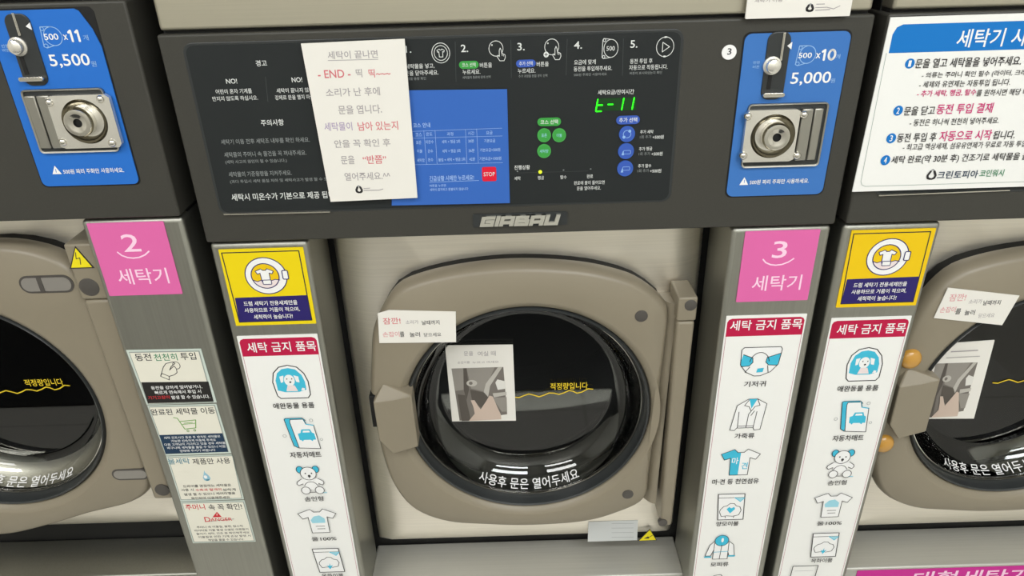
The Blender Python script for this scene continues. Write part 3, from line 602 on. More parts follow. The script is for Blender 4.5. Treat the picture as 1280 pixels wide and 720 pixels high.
  ('T', '띡', 0.1769, 0.1835, 0.0058, 0.0078, 'greyink', 1),
  ('V', '띡~~~', '띡~~~', 0.186, 0.183, 0.0207, 0.0079, 'redink', 1),
  ('T', '소리가 난 후에', 0.1688, 0.1661, 0.0521, 0.008, 'greyink', 1),
  ('T', '문을 엽니다.', 0.1736, 0.1491, 0.0423, 0.0086, 'greyink', 1),
  ('T', '세탁물이', 0.1502, 0.133, 0.0275, 0.0084, 'lilacink', 1),
  ('T', '남아 있는지', 0.1892, 0.1325, 0.0395, 0.0088, 'redink', 1),
  ('T', '안을 꼭 확인 후', 0.1718, 0.1156, 0.0557, 0.0081, 'greyink', 1),
  ('T', '문을', 0.1551, 0.0988, 0.0136, 0.0087, 'greyink', 1),
  ('T', '“반쯤”', 0.182, 0.0985, 0.0235, 0.0088, 'redink', 1),
  ('T', '열어주세요.^^', 0.1728, 0.0813, 0.0463, 0.0084, 'greyink', 1),
  ('I', 'emblem', 0.1626, 0.0676, 0.0067, 0.0076),
  ('L', [(0.1677, 0.0682), (0.1737, 0.0685)], 0.0008, 'greyink'),
  ('L', [(0.1674, 0.0662), (0.183, 0.066), (0.187, 0.0671)], 0.0009, 'greyink'),
 ],
 'note3': [
  ('T', '잠깐!', 0.1744, -0.1062, 0.0206, 0.0087, 'redink', 1),
  ('T', '소리가', 0.1981, -0.1086, 0.015, 0.0054, 'greyink', 1),
  ('T', '날때까지', 0.2198, -0.1099, 0.0207, 0.006, 'ink', 1),
  ('T', '손잡이', 0.1718, -0.1244, 0.0198, 0.0072, 'fadedred', 1),
  ('T', '를', 0.1848, -0.1249, 0.0052, 0.0072, 'ink', 1),
  ('T', '눌러', 0.1998, -0.1257, 0.0123, 0.0066, 'ink', 1),
  ('T', '닫으세요', 0.2207, -0.1266, 0.0204, 0.0055, 'ink', 0),
 ],
 'photo3': [
  ('T', '문을', 0.2576, -0.1929, 0.0121, 0.0068, 'greyink', 0),
  ('T', '여실 때', 0.2814, -0.1938, 0.0235, 0.0075, 'greyink', 0),
  ('T', '손잡이를', 0.2506, -0.2065, 0.0159, 0.0038, 'greyink', 0),
  ('T', '누르고 여세요', 0.2794, -0.2071, 0.0344, 0.0034, 'greyink', 0),
  ('I', 'photo', 0.2696, -0.2586, 0.0713, 0.0862),
 ],
 'doortext': [
  ('T', '적정량입니다', 0.3896, -0.2506, 0.0506, 0.0111, 'decalyellow', 1),
  ('L', [(0.3153, -0.2663), (0.3221, -0.2672), (0.3289, -0.2641), (0.3357, -0.2617), (0.3424, -0.264), (0.3492, -0.2669), (0.3559, -0.2645), (0.3627, -0.2611), (0.3695, -0.2616), (0.3762, -0.2639), (0.383, -0.2615), (0.3897, -0.2581), (0.3951, -0.2593), (0.4005, -0.2628), (0.4072, -0.2611), (0.4152, -0.2561), (0.4217, -0.257)], 0.0016, 'decalyellow'),
 ],
 'qr': [
  ('L', [(0.4533, -0.4837), (0.485, -0.4846)], 0.0007, 'faintline'),
  ('L', [(0.4536, -0.4928), (0.4855, -0.4937)], 0.0007, 'faintline'),
  ('L', [(0.454, -0.502), (0.486, -0.5029)], 0.0007, 'faintline'),
  ('L', [(0.4544, -0.5113), (0.4865, -0.5122)], 0.0007, 'faintline'),
 ],
 'tri3': [
  ('P', [(0.5103, -0.4972), (0.4933, -0.5219), (0.5226, -0.5226)], 'ink'),
  ('P', [(0.5104, -0.4999), (0.4965, -0.5199), (0.5204, -0.5207)], 'signyellow'),
  ('P', [(0.5007, -0.5158), (0.5062, -0.5117), (0.5085, -0.5157)], 'ink'),
  ('L', [(0.5031, -0.5143), (0.5088, -0.5129), (0.5143, -0.5091)], 0.0012, 'ink'),
 ],
 'm4note': [
  ('T', '잠깐!', 0.8378, -0.0973, 0.0195, 0.0095, 'fadedred', 1),
  ('T', '소리가', 0.8602, -0.1034, 0.0157, 0.006, 'greyink', 1),
  ('T', '날때까지', 0.8802, -0.1056, 0.0205, 0.0065, 'ink', 1),
  ('T', '손잡이', 0.8304, -0.1134, 0.0184, 0.0078, 'fadedred', 1),
  ('T', '를', 0.8432, -0.1162, 0.0063, 0.0078, 'ink', 1),
  ('T', '눌러', 0.8575, -0.1182, 0.0122, 0.0072, 'ink', 1),
  ('T', '닫으세요', 0.8787, -0.1229, 0.019, 0.0061, 'greyink', 0),
 ],
 'magenta': [
  ('T', '대형세탁기', 1.0069, -0.5831, 0.1208, 0.0259, 'palepink', 1),
 ],
 'topnotice': [
  ('I', 'emblem', 0.5993, 0.2304, 0.0069, 0.0065),
  ('L', [(0.6049, 0.2332), (0.6122, 0.2332)], 0.0007, 'greyink'),
  ('L', [(0.6045, 0.2302), (0.6149, 0.2303), (0.6213, 0.2287), (0.6269, 0.2312)], 0.0007, 'greyink'),
  ('L', [(0.6049, 0.2279), (0.6179, 0.2283)], 0.0008, 'greyink'),
  ('T', '세탁기 이용', 0.56, 0.2376, 0.026, 0.0029, 'greyink', 0),
 ],
 'disc': [
  ('T', '3', 0.5304, 0.1925, 0.0039, 0.006, 'ink', 1),
  ('C', 0.5304, 0.1922, 0.0138, 0.0143, 'white'),
 ],
 'tri2': [
 ],
}
PHOTO3 = [(0.2279, -0.1797), (0.3158, -0.1816), (0.3171, -0.3046), (0.2293, -0.3026)]

for bold in (0, 1):
    want = ['사용후 문은 열어두세요', 'STOP', '500', '표준', '이불', '세탁망'] if not bold else ['마', '견', '3']
    for ops_ in D.values():
        for o_ in ops_:
            if o_[0] == 'T' and o_[7] == bold: want.append(o_[1])
            if o_[0] == 'V' and o_[8] == bold: want += [o_[1], o_[2]]
    glyphs_all(want, bold)

# ------------------------------------------------------------------ the room
def struct(name, bm, m, loc=(0, 0, 0)):
    o = finish(name, bm, m, None, loc); o['kind'] = 'structure'; return o
def tiles(name, c1, c2, scale):
    m = mat(name, c1, 0.3); nt = m.node_tree; b = nt.nodes['Principled BSDF']; tc = nt.nodes.new('ShaderNodeTexCoord'); br = nt.nodes.new('ShaderNodeTexBrick')
    br.offset = 0; br.inputs['Color1'].default_value = lin(c1) + (1,); br.inputs['Color2'].default_value = lin(c1) + (1,); br.inputs['Mortar'].default_value = lin(c2) + (1,); br.inputs['Scale'].default_value = scale; br.inputs['Mortar Size'].default_value = 0.01; br.inputs['Brick Width'].default_value = 1; br.inputs['Row Height'].default_value = 1
    nt.links.new(tc.outputs['Object'], br.inputs['Vector']); nt.links.new(br.outputs[0], b.inputs['Base Color'])
tiles('floor_tile', (218, 216, 210), (200, 197, 190), 1.8)
mat('wall_paint', (226, 224, 216), 0.8); mat('ceiling_paint', (235, 235, 230), 0.9); mat('reflection_mat', (40, 41, 43), 0.6)
RX0, RX1, RY0, RY1, RH = -2.2, 2.1, -2.3, 0.82, 2.65
b = bmesh.new(); box(b, RX0, RX1, RY0, RY1, -0.05, 0); struct('floor', b, 'floor_tile')
b = bmesh.new(); box(b, RX0, RX1, RY0, RY1, RH, RH + .05); struct('ceiling', b, 'ceiling_paint')
b = bmesh.new(); box(b, RX0, RX1, RY1, RY1 + .05, 0, RH); struct('wall_back', b, 'wall_paint')
b = bmesh.new(); box(b, RX0, RX1, RY0 - .05, RY0, 0, RH); struct('wall_front', b, 'wall_paint')
b = bmesh.new(); box(b, RX0 - .05, RX0, RY0, RY1, 0, RH); struct('wall_left', b, 'wall_paint')
b = bmesh.new(); box(b, RX1, RX1 + .05, RY0, RY1, 0, RH); struct('wall_right', b, 'wall_paint')

b = bmesh.new(); box(b, RX0, 1.25, -2.15, -1.22, 0, .006); struct('floor', b, 'reflection_mat')  # unseen dark mat, added so the upper door glass reflects dark

# ------------------------------------------------------------------ washing machines
DOOR3 = [(0.1359, -0.2201), (0.142, -0.17), (0.1512, -0.1216), (0.1777, -0.0751), (0.2088, -0.0579), (0.2626, -0.0464), (0.3265, -0.0424), (0.3966, -0.0488), (0.4428, -0.061), (0.4664, -0.0722), (0.489, -0.0909), (0.5005, -0.108),
         (0.501, -0.15), (0.498, -0.25), (0.494, -0.36), (0.4901, -0.404), (0.4528, -0.4287), (0.4048, -0.4437), (0.3295, -0.4475), (0.266, -0.4426), (0.215, -0.4344), (0.1721, -0.4087), (0.148, -0.3611), (0.138, -0.29)]
DOOR2 = DOOR3[:7] + [(0.40, -0.0305), (0.447, -0.0294), (0.488, -0.0395), (0.514, -0.058), (0.5235, -0.085), (0.527, -0.15), (0.527, -0.25), (0.524, -0.35), (0.518, -0.3866), (0.49, -0.412), (0.425, -0.4305), (0.364, -0.4503), (0.2927, -0.4655), (0.235, -0.452)] + DOOR3[-3:]
CX, CZ = 0.3327, -0.2546
def radial(poly, cx, cz, n, off=0.0):
    """outline resampled at n equal angles round (cx, cz)"""
    out = []; m = len(poly)
    for k in range(n):
        a = 2 * math.pi * k / n; d = Vector((math.cos(a), math.sin(a))); best = None
        for i in range(m):
            p = Vector(poly[i]) - Vector((cx, cz)); q = Vector(poly[(i + 1) % m]) - Vector((cx, cz)); e = q - p
            den = d.x * e.y - d.y * e.x
            if abs(den) < 1e-12: continue
            t = (p.x * e.y - p.y * e.x) / den; s = (p.x * d.y - p.y * d.x) / den
            if t > 0 and -1e-6 <= s <= 1 + 1e-6: best = t if best is None else max(best, t)
        r = best + off; out.append((cx + r * d.x, cz + r * d.y))
    return out
BOWL = [(0.1485, 0.043), (0.1475, 0.048), (0.1450, 0.055), (0.1405, 0.063), (0.1340, 0.071), (0.1280, 0.0765), (0.1230, 0.0796), (0.1195, 0.0806), (0.1175, 0.0810), (0.1160, 0.0810), (0.1130, 0.0810), (0.06, 0.0810), (0.0, 0.0810)]
def arc_len():
    L = [0]
    for (r0, y0), (r1, y1) in zip(BOWL, BOWL[1:]): L.append(L[-1] + math.hypot(r1 - r0, y1 - y0))
    return L
def on_bowl(s):
    L = arc_len()
    for i in range(len(L) - 1):
        if s <= L[i + 1]:
            t = (s - L[i]) / (L[i + 1] - L[i]); return BOWL[i][0] + t * (BOWL[i + 1][0] - BOWL[i][0]), BOWL[i][1] + t * (BOWL[i + 1][1] - BOWL[i][1])
    return BOWL[-1]

def make_door(par, loc, outline, dx, kind):
    cx = CX + dx; pts = [(x + dx, z) for x, z in catmull(outline, 6)]; N = 144
    bm = bmesh.new(); loops = []
    for off, y in ((-.012, .046), (0, .046), (0.0015, .036), (0, .029), (-.003, .0235), (-.007, .0205)): loops.append([(x, y, z) for x, z in radial(pts, cx, CZ, N, off)])
    for r, y in ((.1675, .0195), (.1660, .0198), (.1585, .0255), (.1568, .029), (.1565, .05)):
        loops.append([(cx + r * math.cos(2 * math.pi * k / N), y, CZ + r * math.sin(2 * math.pi * k / N)) for k in range(N)])
    vl = [[bm.verts.new(c) for c in l] for l in loops]
    for a, b_ in zip(vl, vl[1:]):
        for k in range(N): bm.faces.new((a[k], a[(k + 1) % N], b_[(k + 1) % N], b_[k]))
    door = finish('door', bm, 'taupe', par, loc, smooth=50)
    def sub(name, bm, m, **kw): return finish(name, bm, m, door, (0, 0, 0), **kw)
    bm = bmesh.new(); A = [[bm.verts.new((x, y, z)) for x, z in radial(pts, cx, CZ, 72, -.001)] for y in (.0465, .0598)]
    for k in range(72): bm.faces.new((A[0][k], A[0][(k + 1) % 72], A[1][(k + 1) % 72], A[1][k]))
    sub('door_gap_shade', bm, 'gap_black', smooth=60)  # black band in the door gap, its shadow put in as colour
    bm = bmesh.new(); lathe(bm, [(.1564, .05), (.1564, .027), (.1545, .0245), (.1525, .026), (.1515, .034), (.150, .041), (.149, .0455), (.151, .05)], cx, CZ); sub('gasket', bm, 'rubber', smooth=40)
    bm = bmesh.new(); lathe(bm, [(.1500, .0415), (.1488, .0395), (.1470, .0395), (.1462, .0420), (.1470, .0440)], cx, CZ); sub('glass_rim', bm, 'chrome', smooth=60)
    bm = bmesh.new(); lathe(bm, BOWL, cx, CZ); g = sub('glass', bm, 'door_glass', smooth=60)
    md = g.modifiers.new('thickness', 'SOLIDIFY'); md.thickness = 0.004; md.offset = 1
    if kind == 'left':
        bm = bmesh.new(); lathe(bm, [(.1490, .0500), (.1455, .0600), (.1380, .0710), (.1300, .0800), (.1290, .0900)], cx, CZ); sub('inner_bezel', bm, 'steel', smooth=60)
    # printed lettering on the glass: along the lower flank, and the fill line
    a = Art(0, 0, 0.0)
    vs, fs, bb = glyphs('사용후 문은 열어두세요', 0); i = a.mi('white'); W = 0.146; H = 0.0165
    V = []
    for x, z in vs:
        u = ((x - bb[0]) / (bb[1] - bb[0]) - .5) * W; t = (z - bb[2]) / (bb[3] - bb[2]); r, y = on_bowl(.0055 + t * H); th = -math.pi / 2 + u / .146
        V.append(a.bm.verts.new((cx + (r - .0006) * math.cos(th), y - .0006, CZ + (r - .0006) * math.sin(th))))
    for f in fs:
        try: a.bm.faces.new([V[k] for k in f]).material_index = i
        except ValueError: pass
    a.build('rim_lettering', door, (0, 0, 0))
    a = Art(0, 0, .0800); a.ops(D['doortext'][:1], dx); a.build('level_lettering', door, (0, 0, 0))
    a = Art(0, 0, .0800); a.ops(D['doortext'][1:], dx); a.build('level_line', door, (0, 0, 0))
    if kind != 'left':
        # handle: plate with a slanted top facet, and the dark slot beside it
        bm = bmesh.new()
        prism(bm, [(x + dx, z) for x, z in ((.1417, -.2153), (.1655, -.2118), (.1895, -.2065), (.1912, -.2864), (.1581, -.2974), (.1425, -.2746))], .0075, .03)
        A = [(.1537 + dx, .021, -.1965), (.1895 + dx, .0075, -.2060), (.1655 + dx, .0075, -.2119), (.1417 + dx, .0075, -.2154), (.1417 + dx, .03, -.2154), (.1895 + dx, .03, -.2060), (.1537 + dx, .03, -.1965)]
        v = [bm.verts.new(c) for c in A]
        for f in ((0, 1, 2), (0, 2, 3), (0, 3, 4, 6), (0, 6, 5, 1)): bm.faces.new([v[k] for k in f])
        sub('handle', bm, 'taupe', bevel=.0014, smooth=35)
        bm = bmesh.new(); box(bm, .1345 + dx, .1425 + dx, .019, .034, -.262, -.2140); sub('handle_slot', bm, 'gap_black', bevel=.001)
        for x, z in ((.4682, -.1106), (.466, -.3895)):
            bm = bmesh.new(); lathe(bm, [(0, .0185), (.006, .0186), (.0076, .0192), (.0078, .0215)], x + dx, z, 24); sub('screw_cap', bm, 'cap_grey', smooth=50)
    else:
        for x, z, w, h in ((.4834, -.0765, .061, .022), (.502, -.3591, .0479, .0185)):
            bm = bmesh.new(); prism(bm, rrect(x, z, w, h, .0105), .0193, .024, 0); prism(bm, rrect(x, z, w - .005, h - .005, .008), .0188, .024, 1)
            if z > -.2: box(bm, x - w * .14, x - w * .06, .0180, .02, z - h / 2 + .002, z + h / 2 - .002, 0)
            sub('slot_cover', bm, ['cap_grey', 'slot_grey'])
    return door

def make_hinge(par, loc, dx, x0, x1, ztop, zseam, zbot, cap1, cap2, front=.015):
    bm = bmesh.new()
    def bar(xa, xb, za, xc, xd, zb, y0, y1):
        vs = [bm.verts.new(c) for c in ((xc, y0, zb), (xd, y0, zb), (xd, y1, zb), (xc, y1, zb), (xa, y0, za), (xb, y0, za), (xb, y1, za), (xa, y1, za))]
        for f in ((0, 1, 5, 4), (1, 2, 6, 5), (2, 3, 7, 6), (3, 0, 4, 7), (4, 5, 6, 7), (3, 2, 1, 0)): bm.faces.new([vs[k] for k in f])
    bar(x0, x1, zseam - .001, x0 + .003, x1 - .002, zbot, front, .06)
    h = finish('hinge', bm, 'taupe', par, loc, smooth=40, bevel=.004, segs=3)
    bm = bmesh.new(); bar = None
    box(bm, x0 - .001, x1 + .0005, front - .001, .06, zseam + .0005, ztop); finish('hinge_head', bm, 'taupe', h, (0, 0, 0), smooth=40, bevel=.0025, segs=3)
    for x, z, r in (cap1, cap2):
        bm = bmesh.new(); lathe(bm, [(0, front - .0022), (r * .8, front - .0022), (r, front - .0014), (r, front + .004)], x, z, 24); finish('hinge_cap', bm, 'cap_grey', h, (0, 0, 0), smooth=50)
    # the moulding that runs from the hinge to the door edge
    bm = bmesh.new(); n = 10; prof = [(x0 - .021 + .022 * k / n, .058 - .030 * math.sin(math.pi * .5 * k / n) ** .8) for k in range(n + 1)] + [(x0 + .002, .06), (x0 - .021, .06)]
    za, zb = ztop - .016, zbot + .03
    A = [bm.verts.new((x, y, za)) for x, y in prof]; B = [bm.verts.new((x - .004, y, zb)) for x, y in prof]; m = len(prof)
    for k in range(m): bm.faces.new((A[k], A[(k + 1) % m], B[(k + 1) % m], B[k]))
    bm.faces.new(A); bm.faces.new(B[::-1]); finish('hinge_moulding', bm, 'taupe', h, (0, 0, 0), smooth=40)
    return h

def coin_panel(par, loc, ops, rect, r, kind, off):
    """blue coin plate with its slot and coin mechanism; positions in the machine's own frame"""
    dx, dz = off; x, z, wd, h = rect
    a = Art(0, 0, -.0052)
    if kind == 'left':
        o = rrect(x, z, wd, h, r); n = 7
        o = [(x + wd / 2, z + h / 2 - .034), (x + wd / 2 - .004, z + h / 2 - .018), (x + wd / 2 - .012, z + h / 2 - .002), (x + wd / 2 - .016, z + h / 2)] + o[n:]
    else: o = rrect(x, z, wd, h, r)
    a.slab(o, 'coinblue' if kind == 'left' else 'coinbluegrey', .002)
    a.ops([q for q in ops if not (q[0] == 'I' and q[1] not in ICONS)], dx, dz)
    p = a.build('coin_panel', par, loc)
    I = {}
    for q in ops:
        if q[0] == 'I' and q[1] not in ICONS: I.setdefault(q[1], []).append((q[2] + dx, q[3] + dz, q[4], q[5]))
    def sub(name, bm, m, **kw): return finish(name, bm, m, p, (0, 0, 0), **kw)
    bm = bmesh.new(); prism(bm, rrect(x, z, wd + .003, h + .003, r), -.0042, -.002); sub('panel_edge', bm, 'gap_black')
    sx, sz, sw, sh = SLOT[kind]
    bm = bmesh.new(); prism(bm, rrect(sx, sz, sw, sh, .008), -.0066, -.004); sub('coin_slot', bm, 'rubber', bevel=.0008)
    q = I['slot_rail'][0]; bm = bmesh.new(); box(bm, q[0] - .0012, q[0] + .0012, -.0080, -.006, q[1] - q[3] / 2, q[1] + q[3] / 2); box(bm, q[0] - .0005, q[0] + .0005, -.0085, -.006, q[1] - q[3] / 2, q[1] + q[3] / 2); sub('slot_rail', bm, 'chrome', bevel=.0004)
    q = I['slot_tray'][0]; bm = bmesh.new(); prism(bm, rrect(q[0], q[1], q[2], q[3], .002), -.0105, -.006); sub('coin_tray', bm, 'chrome', bevel=.0008)
    q = I['slot_button'][0]; bm = bmesh.new(); box(bm, q[0] - .0022, q[0] + .0016, -.0071, -.006, sz - sh * .34, q[1]); sub('slot_groove', bm, 'gap_black')
    q = I['slot_tri'][0]; bm = bmesh.new(); s_ = 1 if kind != 'left' else 1; prism(bm, [(q[0] + q[2] / 2, q[1] + q[3] / 2), (q[0] - q[2] / 2, q[1]), (q[0] + q[2] / 2, q[1] - q[3] / 2)], -.0072, -.006); sub('slot_arrow', bm, 'white')
    q = I['slot_button'][0]; bm = bmesh.new(); lathe(bm, [(0, -.0145), (.004, -.0143), (.0062, -.013), (.0068, -.011), (.0070, -.0085), (.0086, -.008), (.0088, -.006)], q[0], q[1], 32); sub('return_button', bm, 'bright_steel', smooth=40)
    bx_, bz, bw, bh = BOXR[kind]
    bm = bmesh.new(); prism(bm, rrect(bx_, bz, bw, bh, .004), -.0060, -.004); sub('mechanism_recess', bm, 'rubber')
    bm = bmesh.new(); R0 = rrect(bx_, bz, bw, bh, .004); R1 = rrect(bx_, bz, bw - .003, bh - .003, .003)
    f0 = [bm.verts.new((x_, -.0082, z_)) for x_, z_ in R0]; f1 = [bm.verts.new((x_, -.0076, z_)) for x_, z_ in R1]; g0 = [bm.verts.new((x_, -.005, z_)) for x_, z_ in R0]; g1 = [bm.verts.new((x_, -.0058, z_)) for x_, z_ in R1]; m = len(R0)
    for k in range(m):
        j = (k + 1) % m; bm.faces.new((f0[k], f0[j], f1[j], f1[k])); bm.faces.new((g0[k], g0[j], f0[j], f0[k])); bm.faces.new((f1[k], f1[j], g1[j], g1[k]))
    sub('mechanism_frame', bm, 'dark_steel', smooth=30)
    px, pz, pw, ph = I['mech_plate'][0]; kx, kz, kw, kh = I['mech_ring'][0]; nx, nz, nw, nh = I['mech_knob'][0]; hx, hz, hw, hh = I['mech_hole'][0]
    # plate with its dished round opening
    N = 48; bm = bmesh.new(); sq = radial([(px - pw / 2, pz - ph / 2), (px + pw / 2, pz - ph / 2), (px + pw / 2, pz + ph / 2), (px - pw / 2, pz + ph / 2)], kx, kz, N)
    rr = (kw + kh) / 4
    L = [[bm.verts.new((x_, -.0065, z_)) for x_, z_ in sq], [bm.verts.new((x_, -.0115, z_)) for x_, z_ in sq]]
    for r_, y_ in ((rr, -.0118), (rr * .95, -.0100), (rr * .84, -.0078), (rr * .72, -.0068), (rr * .3, -.0066)): L.append([bm.verts.new((kx + r_ * math.cos(2 * math.pi * k / N), y_, kz + r_ * math.sin(2 * math.pi * k / N))) for k in range(N)])
    for a_, b_ in zip(L, L[1:]):
        for k in range(N): bm.faces.new((a_[k], a_[(k + 1) % N], b_[(k + 1) % N], b_[k]))
    for f in bm.faces:
        if all(rr * .7 < math.hypot(v.co.x - kx, v.co.z - kz) < rr * 1.01 for v in f.verts): f.material_index = 1  # dish faces get a darker metal that stands for dark reflections
    sub('coin_mechanism', bm, ['bright_steel', 'dish_reflect_dark'], smooth=30)
    rk = (nw + nh) / 4; rh = (hw + hh) / 4
    bm = bmesh.new(); lathe(bm, [(rk * 1.02, -.0068), (rk, -.0135), (rk * .92, -.0155), (rk * .7, -.0160), (rk * .62, -.0158), (rk * .42, -.0150), (rh, -.0148), (rh, -.0125), (0, -.0125)], nx, nz, 40)
    for f in bm.faces:
        if all((v.co.x - nx) ** 2 + (v.co.z - nz) ** 2 < (rh * 1.02) ** 2 for v in f.verts): f.material_index = 1
    sub('coin_knob', bm, ['chrome', 'gap_black'], smooth=30)
    for k, q in enumerate(I['bar']):
        bm = bmesh.new(); box(bm, q[0] - q[2] / 2, q[0] + q[2] / 2, -.0105 + k * .002, -.005, q[1] - q[3] / 2, q[1] + q[3] / 2); sub('mechanism_bar', bm, 'dark_steel', bevel=.0012, smooth=40)
    for q in I['screw']:
        bm = bmesh.new(); r_ = (q[2] + q[3]) / 4; lathe(bm, [(0, -.0148), (r_ * .6, -.0143), (r_, -.0122), (r_, -.008)], q[0], q[1], 20); sub('mechanism_screw', bm, 'chrome', smooth=50)
    return p
SLOT = {'centre': (.5766, .1775, .0222, .0635), 'left': (-.1325, .2120, .0235, .0650)}
BOXR = {'centre': (.5945, .1095, .0795, .0650), 'left': (-.1108, .1448, .0790, .0625)}
PANEL3 = (.2491, .1278, .4680, .1680)

def make_washer(mx, mz, kind, label):
    root = bpy.data.objects.new('washing_machine', None); COL.objects.link(root); root.location = (mx + .3277, .35, 0)
    root['label'] = label; root['category'] = 'washing machine'; root['group'] = 'row of coin washing machines'
    loc = (-.3277, -.35, Z0 + mz); F = -(Z0 + mz); XL, XR = -.009, .6645; IL, IR = .0972, .5562; TOP = .42
    def part(name, bm, m, **kw): return finish(name, bm, m, root, loc, **kw)
    # body behind the front: sides, back, top, with the drum opening left free
    bm = bmesh.new()
    box(bm, XL + .002, XL + .02, .02, .70, F, TOP); box(bm, XR - .02, XR - .002, .02, .70, F, TOP); box(bm, XL + .02, XR - .02, .68, .70, F, TOP); box(bm, XL + .02, XR - .02, .02, .68, TOP - .02, TOP); box(bm, XL + .02, XR - .02, .02, .68, F, F + .05)
    part('cabinet', bm, 'cabinet_black')
    for a_, b_ in ((XL, IL), (IR, XR)):
        bm = bmesh.new(); box(bm, a_, b_, 0, .085, F, .0072); part('front_column', bm, 'column_steel', bevel=.0055, segs=4, smooth=40)
    bm = bmesh.new(); box(bm, XL - .0005, XR + .0005, -.004, .06, .0095, .2222); part('fascia', bm, 'charcoal', bevel=.0025, segs=3, smooth=40)
    bm = bmesh.new(); box(bm, XL + .003, XR - .003, -.002, .06, .2252, TOP); part('top_panel', bm, 'top_steel', bevel=.003, segs=3, smooth=40)
    bm = bmesh.new(); box(bm, XL + .004, XR - .004, .004, .05, .218, .228); part('top_seam', bm, 'gap_black')
    # recessed stainless front panel with rounded edges and a round opening
    ddx = {'centre': 0, 'right': -.037, 'left': 0}[kind]
    N = 160; cx = CX + ddx; bm = bmesh.new(); loops = []
    X0, X1, ZB, ZT = .1010, .5525, (-.508 if kind == 'left' else -.528), .08
    for ins, y in ((0, .104), (.0, .094), (.003, .0835), (.010, .0745), (.021, .0675), (.035, .0625), (.050, .06)):
        rc = rrect((X0 + X1) / 2, (ZB + ZT) / 2 + ins * .25, X1 - X0 - 2 * ins, ZT - ZB - 1.5 * ins, .006 if ins < .012 else .003, 4); loops.append([(x, y, z) for x, z in radial(rc, cx, CZ, N)])
    loops.append([(cx + .166 * math.cos(2 * math.pi * k / N), .06, CZ + .166 * math.sin(2 * math.pi * k / N)) for k in range(N)]); loops.append([(cx + .166 * math.cos(2 * math.pi * k / N), .09, CZ + .166 * math.sin(2 * math.pi * k / N)) for k in range(N)])
    vl = [[bm.verts.new(c) for c in l] for l in loops]
    for a_, b_ in zip(vl, vl[1:]):
        for k in range(N): bm.faces.new((a_[k], a_[(k + 1) % N], b_[(k + 1) % N], b_[k]))
    part('front_panel', bm, 'steel', smooth=40)
    bm = bmesh.new(); box(bm, IL, IR, .098, .102, -.60, .06)
    # dark back wall round the opening: cut by building it as a ring
    bm.free(); bm = bmesh.new(); sq = radial([(IL - .01, -.62), (IR + .01, -.62), (IR + .01, .06), (IL - .01, .06)], cx, CZ, 96)
    A = [bm.verts.new((x, .098, z)) for x, z in sq]; B = [bm.verts.new((cx + .17 * math.cos(2 * math.pi * k / 96), .098, CZ + .17 * math.sin(2 * math.pi * k / 96))) for k in range(96)]
    A2 = [bm.verts.new((x, .104, z)) for x, z in sq]; B2 = [bm.verts.new((cx + .17 * math.cos(2 * math.pi * k / 96), .104, CZ + .17 * math.sin(2 * math.pi * k / 96))) for k in range(96)]
    for k in range(96):
        j = (k + 1) % 96; bm.faces.new((A[k], A[j], B[j], B[k])); bm.faces.new((A2[k], B2[k], B2[j], A2[j])); bm.faces.new((B[k], B[j], B2[j], B2[k])); bm.faces.new((A[k], A2[k], A2[j], A[j]))
    part('recess_back', bm, 'gap_black')
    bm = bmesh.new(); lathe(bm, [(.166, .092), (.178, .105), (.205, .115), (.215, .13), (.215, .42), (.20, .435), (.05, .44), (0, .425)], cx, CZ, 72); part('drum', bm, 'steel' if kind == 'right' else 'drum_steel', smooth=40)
    # ledge and kick panel below the recess
    bm = bmesh.new(); box(bm, IL - .001, IR + .001, .0235, .097, F, -.552); k_ = part('kick_panel', bm, 'column_steel' if kind == 'left' else 'satin_steel', bevel=.003, segs=3, smooth=40)  # left machine takes the darker steel, standing for shade on its ledge
    for x in ((.5355, .12) if kind != 'left' else (.546, .12)):
        bm = bmesh.new(); lathe(bm, [(0, 0), (.0035, .0003), (.0045, .0016), (.005, .004)], 0, 0, 20); s_ = finish('ledge_screw', bm, 'chrome', k_, (x, .036, -.5535), smooth=50); s_.rotation_euler = (math.radians(-90), 0, 0)
    make_door(root, loc, DOOR2 if kind == 'left' else DOOR3, ddx, kind)
    if kind == 'left': make_hinge(root, loc, 0, .5215, .552, -.026, -.0955, -.400, (.5340, -.0790, .0112), (.5404, -.3828, .0095))
    else: make_hinge(root, loc, ddx, .5100 + ddx, .5312 + ddx, -.0845, -.1165, -.4465, (.5237 + ddx, -.0946, .0072), (.5160 + ddx, -.4386, .0062))
    # control panel
    if kind != 'left':
        bm = bmesh.new()
        R0 = rrect(PANEL3[0], PANEL3[1], PANEL3[2] + .006, PANEL3[3] + .005, .010)
        prism(bm, R0, -.0046, -.002); part('panel_surround', bm, 'rubber', bevel=.0005)
        a = Art(0, 0, -.0052); a.slab(rrect(*PANEL3, .008), 'panelface', .002)
        if kind == 'centre': a.ops(D['panel'])
        p = a.build('control_panel', root, loc)
        bm = bmesh.new(); q = [(.0175, .0418), (.128, .0412), (.1285, .0425), (.0165, .0432)] if kind == 'centre' else [(.018, .0415), (.155, .0432), (.155, .0443), (.0175, .0428)]
        prism(bm, q, -.0068, -.003); finish('lip_highlight', bm, 'chrome', p, (0, 0, 0))  # chrome sliver put in as the highlight along the panel's lower edge
